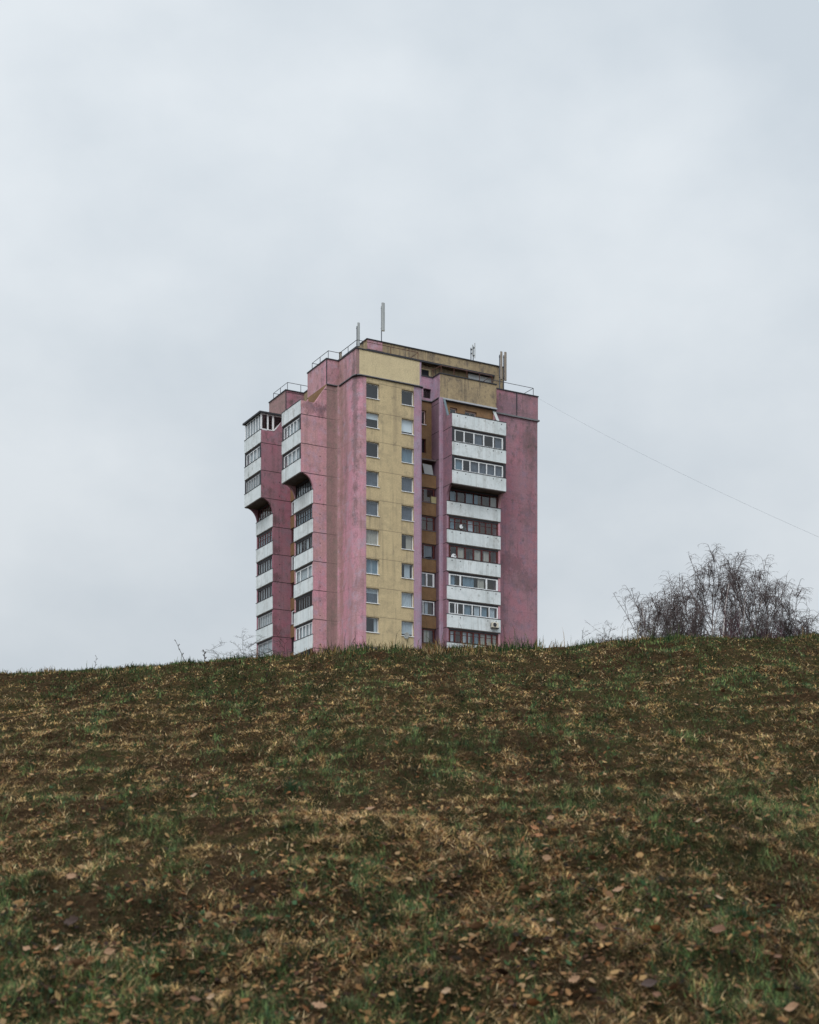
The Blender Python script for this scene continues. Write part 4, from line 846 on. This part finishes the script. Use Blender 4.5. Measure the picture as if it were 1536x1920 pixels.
def blades(n, hmin, hmax, flatness, wmin, colf, name, label, keep):
    x, y = scatter(n); k = keep(x, y); x, y = x[k], y[k]; n = len(x); z = ground(x, y) - 0.004
    # blades grow in small tufts
    h = (hmin + (hmax - hmin) * rs.rand(n) ** 1.6); tall = fbm(x / 0.5, y / 0.5, 3, 77); h *= 0.55 + 1.0 * tall
    a = rs.rand(n) * 2 * np.pi; dirx, diry = np.cos(a), np.sin(a)
    tilt = flatness + (1 - flatness) * rs.rand(n) * 0.9; hz = h * np.cos(tilt * np.pi / 2); hr = h * np.sin(tilt * np.pi / 2)
    slope = SL * diry * np.where(y < 22, 1, 0.6)
    wd = np.maximum(wmin, (0.40 + 0.2 * smooth01((y - 8) / 10)) * y / PXR) * (0.7 + 0.6 * rs.rand(n)) * 0.5; px_, py_ = -diry * wd, dirx * wd
    B = np.stack([x, y, z], 1); r_ = np.stack([px_, py_, np.zeros(n)], 1)
    mid = B + np.stack([dirx * hr * 0.45, diry * hr * 0.45, hz * 0.62 + slope * hr * 0.45], 1); tip = B + np.stack([dirx * hr, diry * hr, hz * 0.92 + slope * hr + 0.004], 1)
    V = np.stack([B - r_, B + r_, mid + r_ * 0.8, mid - r_ * 0.8, tip], 1).reshape(-1, 3); base = np.arange(n)[:, None] * 5
    q = base + np.array([[0, 1, 2, 3]]); t3 = base + np.array([[3, 2, 4]])
    o = attr_mesh(name, V, [q, t3], 5, colf(x, y, n), VM); tag(o, label, 'grass', kind='stuff'); return o
def pick(pal, n, var=0.25):
    pal = np.array(pal); c_ = pal[rs.randint(0, len(pal), n)] * (1 + var * (rs.rand(n, 1) * 2 - 1)); return c_
AN = 3.4                                       # patches lie stretched down the slope
def clump(x, y, a, seed, lo, hi):            # patches of brighter and duller plants, shading contrast put into their colour, a few centimetres to half a metre wide
    k_ = 0.55 + y / 16.0; f = 0.62 * fbm(x / (a * k_), y / (a * AN * k_), 3, seed) + 0.38 * fbm(x / (a * 5), y / (a * 12), 3, seed + 3)
    return (lo * (hi / lo) ** smooth01((f - 0.36) / 0.28))[:, None]
def byclump(pal, x, y, a, seed, var):         # neighbouring plants share a shade
    pal = np.array(pal); k_ = 0.55 + y / 16.0; f = vnoise(x / (a * k_), y / (a * AN * k_), seed) * 0.62 + 0.38 * rs.rand(len(x)); i = np.clip((f - 0.12) / 0.76 * len(pal), 0, len(pal) - 1).astype(int)
    return pal[i] * (1 + var * (rs.rand(len(x), 1) * 2 - 1))
GREEN = [(0.008, 0.018, 0.009), (0.028, 0.056, 0.020), (0.060, 0.092, 0.028), (0.010, 0.024, 0.012), (0.085, 0.115, 0.042), (0.016, 0.036, 0.017), (0.040, 0.072, 0.026)]  # darkest tones, here and in STRAW, put turf shade into the blade colour
STRAW = [(0.022, 0.013, 0.008), (0.27, 0.175, 0.066), (0.44, 0.31, 0.15), (0.055, 0.030, 0.014), (0.34, 0.225, 0.09), (0.12, 0.050, 0.018), (0.44, 0.33, 0.19), (0.030, 0.018, 0.011), (0.17, 0.10, 0.04)]
def crestness(y): return smooth01((y - 17) / 5)
def fgreen(x, y):
    k_ = 0.6 + y / 18.0
    return green_field(x, y) * .22 + .28 * fbm(x / (.30 * k_), y / (.9 * k_), 3, 47) + .48 * fbm(x / (.075 * k_), y / (.24 * k_), 3, 44) + 0.035 * crestness(y)
def fbare(x, y): return 0.35 * soil_field(x, y / 1.6) + 0.65 * fbm(x / (.10 + .012 * y), y / (.3 + .03 * y), 3, 19)
blades(860000, 0.012, 0.065, 0.30, 0.0024, lambda x, y, n: byclump(GREEN, x, y, 0.05, 5, .35) * clump(x, y, 0.05, 8, 0.4, 2.3), 'grass', 'short living green grass covering the hillside in patches',
       lambda x, y: rs.rand(len(x)) < (0.20 + 0.8 * smooth01((fgreen(x, y) - 0.475) / 0.05)) * (1 - .8 * smooth01((fbare(x, y) - .60) / .06)))
blades(1300000, 0.018, 0.082, 0.70, 0.0026, lambda x, y, n: byclump(STRAW, x, y, 0.03, 15, .4) * clump(x, y, 0.03, 18, 0.30, 1.8), 'dry_grass', 'flattened dead straw coloured grass matted over the hillside',
       lambda x, y: rs.rand(len(x)) < (0.34 + 0.66 * smooth01((0.53 - fgreen(x, y)) / 0.06)) * (1 - (.70 - .45 * smooth01((y - 9) / 8)) * smooth01((fbare(x, y) - .60) / .05)))
# tall uneven fringe along the brow
def crest_keep(x, y): return (y > CREST_Y - 2.2) & (y < CREST_Y + 2.2)
n = 26000; x = (rs.rand(n) * 2 - 1) * 9; y = CREST_Y + rs.randn(n) * 1.0; tuft = fbm(x / 0.35, y / 0.8, 3, 91)
k = rs.rand(n) < smooth01((tuft - 0.36) / 0.3); x, y, tuft = x[k], y[k], tuft[k]; n = len(x)
h = (0.03 + 0.075 * rs.rand(n) ** 2) * (0.5 + 1.3 * tuft); a = rs.rand(n) * 2 * np.pi; ti = rs.rand(n) * 0.75; z = ground(x, y) - 0.005
h *= 1 + 1.3 * (rs.rand(n) < 0.03); h *= (0.45 + 0.35 * smooth01((x + 4) / 3)) * (1.0 + 0.7 * smooth01((fbm(x / 1.1, y / 2, 2, 17) - .5) / .2)) * (1 + 0.45 * np.exp(-((x - 0.9) / 1.5) ** 2))
wd = 0.0035 * (0.7 + 0.6 * rs.rand(n)); B = np.stack([x, y, z], 1); r_ = np.stack([wd, wd * 0.2, wd * 0], 1); dx, dy = np.cos(a), np.sin(a) * 0.5
mid = B + np.stack([dx * h * ti * .35, dy * h * ti * .35, h * .62], 1); tip = B + np.stack([dx * h * ti, dy * h * ti, h * (1 - .35 * ti)], 1)
V = np.stack([B - r_, B + r_, mid + r_ * .8, mid - r_ * .8, tip], 1).reshape(-1, 3); base = np.arange(n)[:, None] * 5
cc = np.where(vnoise(x / .3, y / .5, 5)[:, None] * .6 + .4 * rs.rand(n, 1) < 0.56, byclump(GREEN, x, y, .1, 5, .3), byclump(STRAW, x, y, .1, 15, .3) * .8); o = attr_mesh('brow_grass', V, [base + np.array([[0, 1, 2, 3]]), base + np.array([[3, 2, 4]])], 5, cc, VM); tag(o, 'taller ragged grass tufts along the brow of the hill', 'grass', kind='stuff')
# small broad weeds and leaf scraps
def scraps(n, smin, smax, pal, name, label, cat, keep, curl=0.35, lift=0.012, nv=6):
    x, y = scatter(n); k = keep(x, y); x, y = x[k], y[k]; n = len(x); z = ground(x, y) + lift
    s_ = (smin + (smax - smin) * rs.rand(n) ** 3.5) ; s_ = np.maximum(s_, 0.5 * y / PXR); a = rs.rand(n) * 2 * np.pi; P_ = []
    tx, ty = rs.randn(n) * curl, rs.randn(n) * curl + SL
    for j in range(nv):
        t_ = 2 * np.pi * j / nv; rad = s_ * (0.5 + 0.28 * rs.rand(n)) * (1.0 if j % nv else 1.3); lx = rad * np.cos(t_) * 1.25; ly = rad * np.sin(t_) * 0.8
        X_ = lx * np.cos(a) - ly * np.sin(a); Y_ = lx * np.sin(a) + ly * np.cos(a); P_.append(np.stack([x + X_, y + Y_, z + tx * X_ + ty * Y_ + s_ * 0.35 * rs.rand(n)], 1))
    V = np.stack(P_, 1).reshape(-1, 3); base = np.arange(n)[:, None] * nv
    o = attr_mesh(name, V, [base + np.arange(nv)[None, :]], nv, pick(pal, n, 0.3), VM); tag(o, label, cat, kind='stuff'); return o
scraps(20000, 0.006, 0.020, [(0.028, 0.056, 0.020), (0.022, 0.045, 0.018), (0.045, 0.085, 0.040)], 'clover', 'small dark green broad leaved weeds among the grass', 'weeds', lambda x, y: rs.rand(len(x)) < smooth01((fbm(x / .7, y / .9, 3, 66) - .42) / .2))
scraps(95000, 0.004, 0.024, [(0.30, 0.19, 0.085), (0.24, 0.13, 0.055), (0.13, 0.072, 0.036), (0.10, 0.05, 0.025), (0.17, 0.095, 0.05), (0.06, 0.03, 0.018), (0.20, 0.11, 0.05), (0.030, 0.018, 0.014), (0.26, 0.17, 0.09), (0.018, 0.014, 0.010), (0.17, 0.075, 0.03)], 'leaf_litter', 'countless scraps of dead brown leaves among the grass', 'leaf litter', lambda x, y: rs.rand(len(x)) < 0.25 + smooth01((fbm(x / 1.2, y / 1.2, 3, 23) - .42) / .2))

# ---------------------------------------------------------------- single fallen leaves that can be told apart
LT = {'tan': (0.27, 0.155, 0.085), 'orange': (0.26, 0.11, 0.04), 'brown': (0.13, 0.06, 0.03), 'dark': (0.04, 0.02, 0.013), 'grey': (0.055, 0.050, 0.058), 'beige': (0.32, 0.215, 0.13)}
LM = {}
for kk, cc_ in LT.items():
    m, nt_, b = new_mat(kk + '_dead_leaf'); t = N('ShaderNodeTexCoord', nt_).outputs['Object']
    c = mix(nt_, ramp(nt_, noise(nt_, t, 45, 5, 0.7), 0.4, 0.62), cc_, tuple(q_ * 0.55 for q_ in cc_)); nt_.links.new(c, b.inputs['Base Color']); b.inputs['Roughness'].default_value = 0.7; LM[kk] = m
LEAVES = [(365, 1501, 17, 'beige'), (136, 1656, 26, 'tan'), (82, 1521, 14, 'tan'), (524, 1486, 18, 'brown'), (567, 1686, 18, 'orange'), (27, 1680, 26, 'tan'), (245, 1706, 20, 'orange'), (695, 1526, 22, 'tan'),
          (52, 1795, 22, 'tan'), (145, 1820, 28, 'tan'), (207, 1798, 26, 'tan'), (112, 1791, 24, 'beige'), (510, 1738, 13, 'brown'), (292, 1848, 28, 'orange'), (367, 1890, 30, 'brown'), (397, 1890, 22, 'beige'), (600, 1906, 34, 'tan'),
          (631, 1833, 28, 'tan'), (725, 1672, 24, 'tan'), (137, 1742, 34, 'dark'), (907, 1511, 14, 'beige'), (1033, 1543, 18, 'tan'), (1003, 1564, 20, 'orange'), (1011, 1578, 20, 'orange'), (1311, 1549, 20, 'beige'),
          (1324, 1570, 17, 'beige'), (1450, 1585, 16, 'beige'), (1026, 1621, 22, 'tan'), (1110, 1621, 22, 'brown'), (983, 1682, 26, 'tan'), (1160, 1682, 26, 'tan'), (1348, 1698, 24, 'beige'), (1195, 1721, 16, 'tan'),
          (1033, 1739, 16, 'beige'), (893, 1753, 38, 'tan'), (1125, 1752, 28, 'brown'), (1228, 1756, 30, 'orange'), (1348, 1760, 38, 'brown'), (1408, 1740, 26, 'orange'), (1183, 1793, 20, 'beige'), (988, 1798, 14, 'beige'),
          (1340, 1803, 20, 'tan'), (879, 1841, 26, 'tan'), (940, 1840, 34, 'dark'), (1078, 1852, 26, 'tan'), (838, 1874, 22, 'beige'), (1080, 1882, 32, 'tan'), (998, 1900, 34, 'orange'), (1218, 1862, 40, 'dark'),
          (1232, 1884, 22, 'brown'), (1458, 1809, 19, 'brown'), (1485, 1907, 36, 'tan'), (1263, 1870, 30, 'brown'), (1463, 1875, 34, 'brown'), (115, 1378, 13, 'beige'), (310, 1409, 12, 'beige'), (405, 1282, 11, 'orange'), (1178, 1326, 12, 'orange'), (1052, 1383, 17, 'tan'), (1355, 1302, 12, 'brown'), (1305, 1327, 12, 'tan'), (1418, 1430, 12, 'orange')]
def cast(px, py):
    s_ = (px - CX) / F; e_ = (HY - py) / F; ys_ = np.arange(4.0, 30, 0.02); g_ = ground(s_ * ys_, ys_) - (EYE + e_ * ys_); i = int(np.argmax(g_ > 0)); return s_ * ys_[i], ys_[i]
proto = {}
rl = random.Random(9)
def leaf_mesh(kk, shape):
    mb = MB(); n = 9; L = 1.0
    prof = [0, .12, .22, .29, .31, .29, .22, .13, .05, 0] if shape == 0 else [0, .26, .14, .42, .20, .40, .16, .24, .06, 0]
    ed = []
    for s_ in (1, -1):
        for i in range(n + 1): ed.append((s_, i))
    def P_(s_, i): x_ = L * (i / n - 0.5); wdt = prof[i] * s_; return (x_, wdt, 0.18 * abs(wdt) + 0.30 * (x_ * x_) + 0.05 * math.sin(5 * x_ + s_))
    for s_ in (1, -1):
        for i in range(n): mb.poly([(L * (i / n - .5), 0, 0.30 * (L * (i / n - .5)) ** 2), (L * ((i + 1) / n - .5), 0, 0.30 * (L * ((i + 1) / n - .5)) ** 2), P_(s_, i + 1), P_(s_, i)])
    mb.tube([(-.72, .03, .12), (-.6, 0, .1), (-.5, 0, .075)], 0.018, 4)
    return mb
cols_ = [(307, 'far left'), (614, 'left'), (922, 'middle'), (1229, 'right'), (1537, 'far right')]
rows_ = [(1400, 'high on the slope'), (1560, 'on the upper slope'), (1660, 'halfway down the slope'), (1760, 'on the lower slope'), (1840, 'near the bottom edge'), (1921, 'at the very bottom edge')]
SH = ['flat', 'curled']
cnt = {}
for (px, py, wpx, kk) in LEAVES:
    x_, y_ = cast(px, py); size = wpx / F * y_ * 1.0; sh = rl.randint(0, 1)
    if (kk, sh) not in proto:
        o = leaf_mesh(kk, sh).build('fallen_leaf', LM[kk], None, smooth=True, norm=False); proto[kk, sh] = o
    else: o = proto[kk, sh].copy(); C.objects.link(o)
    o.location = (x_, y_ - 0.01, float(ground(x_, y_)) + 0.028); o.rotation_euler = (R(14 + rl.uniform(4, 38)), rl.uniform(-.35, .35), rl.uniform(-0.7, 0.7) + rl.choice([0, math.pi])); o.scale = (size, size, size)
    cl = next(n_ for a_, n_ in cols_ if px < a_); rw = next(n_ for a_, n_ in rows_ if py < a_)
    szn = 'small' if wpx < 18 else ('large' if wpx > 29 else 'medium')
    base_l = f"{szn} {'dark brown' if kk == 'dark' else ('bluish grey' if kk == 'grey' else kk)} {'lobed' if sh else 'oval'} fallen leaf {rw}, {cl}"
    cnt.setdefault(base_l, []).append((o, px))
for lab, lst in cnt.items():
    lst.sort(key=lambda t: t[1])
    for i, (o, _) in enumerate(lst):
        ex = '' if len(lst) == 1 else (', leftmost' if i == 0 else (', rightmost' if i == len(lst) - 1 else ', middle one'))
        tag(o, lab + ex, 'leaf', 'single fallen leaves on the grassy slope')
# a few strong green tufts
for (px, py, lab, hh) in ((545, 1485, 'dense dark green grass tuft on the upper slope left of the middle', 0.13), (870, 1455, 'low bright green tuft on the upper slope in the middle', 0.06), (1395, 1722, 'large dark green grass tuft on the lower right slope', 0.11), (465, 1765, 'dark green tuft on the lower slope left of the middle', 0.09), (655, 1900, 'pale green tuft with long blades at the bottom edge left of the middle', 0.10), (855, 1240, 'tall dark green tuft on the brow in front of the right balconies', 0.12)):
    x_, y_ = cast(px, py) if py > 1260 else ((px - CX) / F * CREST_Y, CREST_Y - 0.2); T = MB(); nb = 150
    for i in range(nb):
        a_ = rl.uniform(0, 6.283); r0 = abs(rl.gauss(0, .04 if py > 1260 else .18)); bx_, by_ = r0 * math.cos(a_) * 1.5, r0 * math.sin(a_); h_ = hh * rl.uniform(.4, 1.0) * math.exp(-r0 * (5 if py > 1260 else 1.5)); a2 = rl.uniform(0, 6.283); tl = rl.uniform(0.1, 0.9); wd_ = max(0.0025, .4 * y_ / PXR) * .5
        gz_ = float(ground(x_ + bx_, y_ + by_)) - float(ground(x_, y_)); b0 = Vector((bx_, by_, gz_ - 0.01)); sx = Vector((-math.sin(a2) * wd_, math.cos(a2) * wd_, 0)); md = b0 + Vector((math.cos(a2) * h_ * tl * .4, math.sin(a2) * h_ * tl * .4, h_ * .6)); tp_ = b0 + Vector((math.cos(a2) * h_ * tl, math.sin(a2) * h_ * tl, h_ * (.95 - .3 * tl)))
        T.poly([b0 - sx, b0 + sx, md + sx * .8, md - sx * .8]); T.poly([md - sx * .8, md + sx * .8, tp_])
    o = T.build('grass_tuft', flat('tuft_green', (0.075, 0.10, 0.035) if 'pale' in lab else (0.024, 0.058, 0.020), .7, .3), None, norm=False); o.location = (x_, y_, float(ground(x_, y_))); tag(o, lab, 'grass tuft', 'grass tufts standing out on the slope')
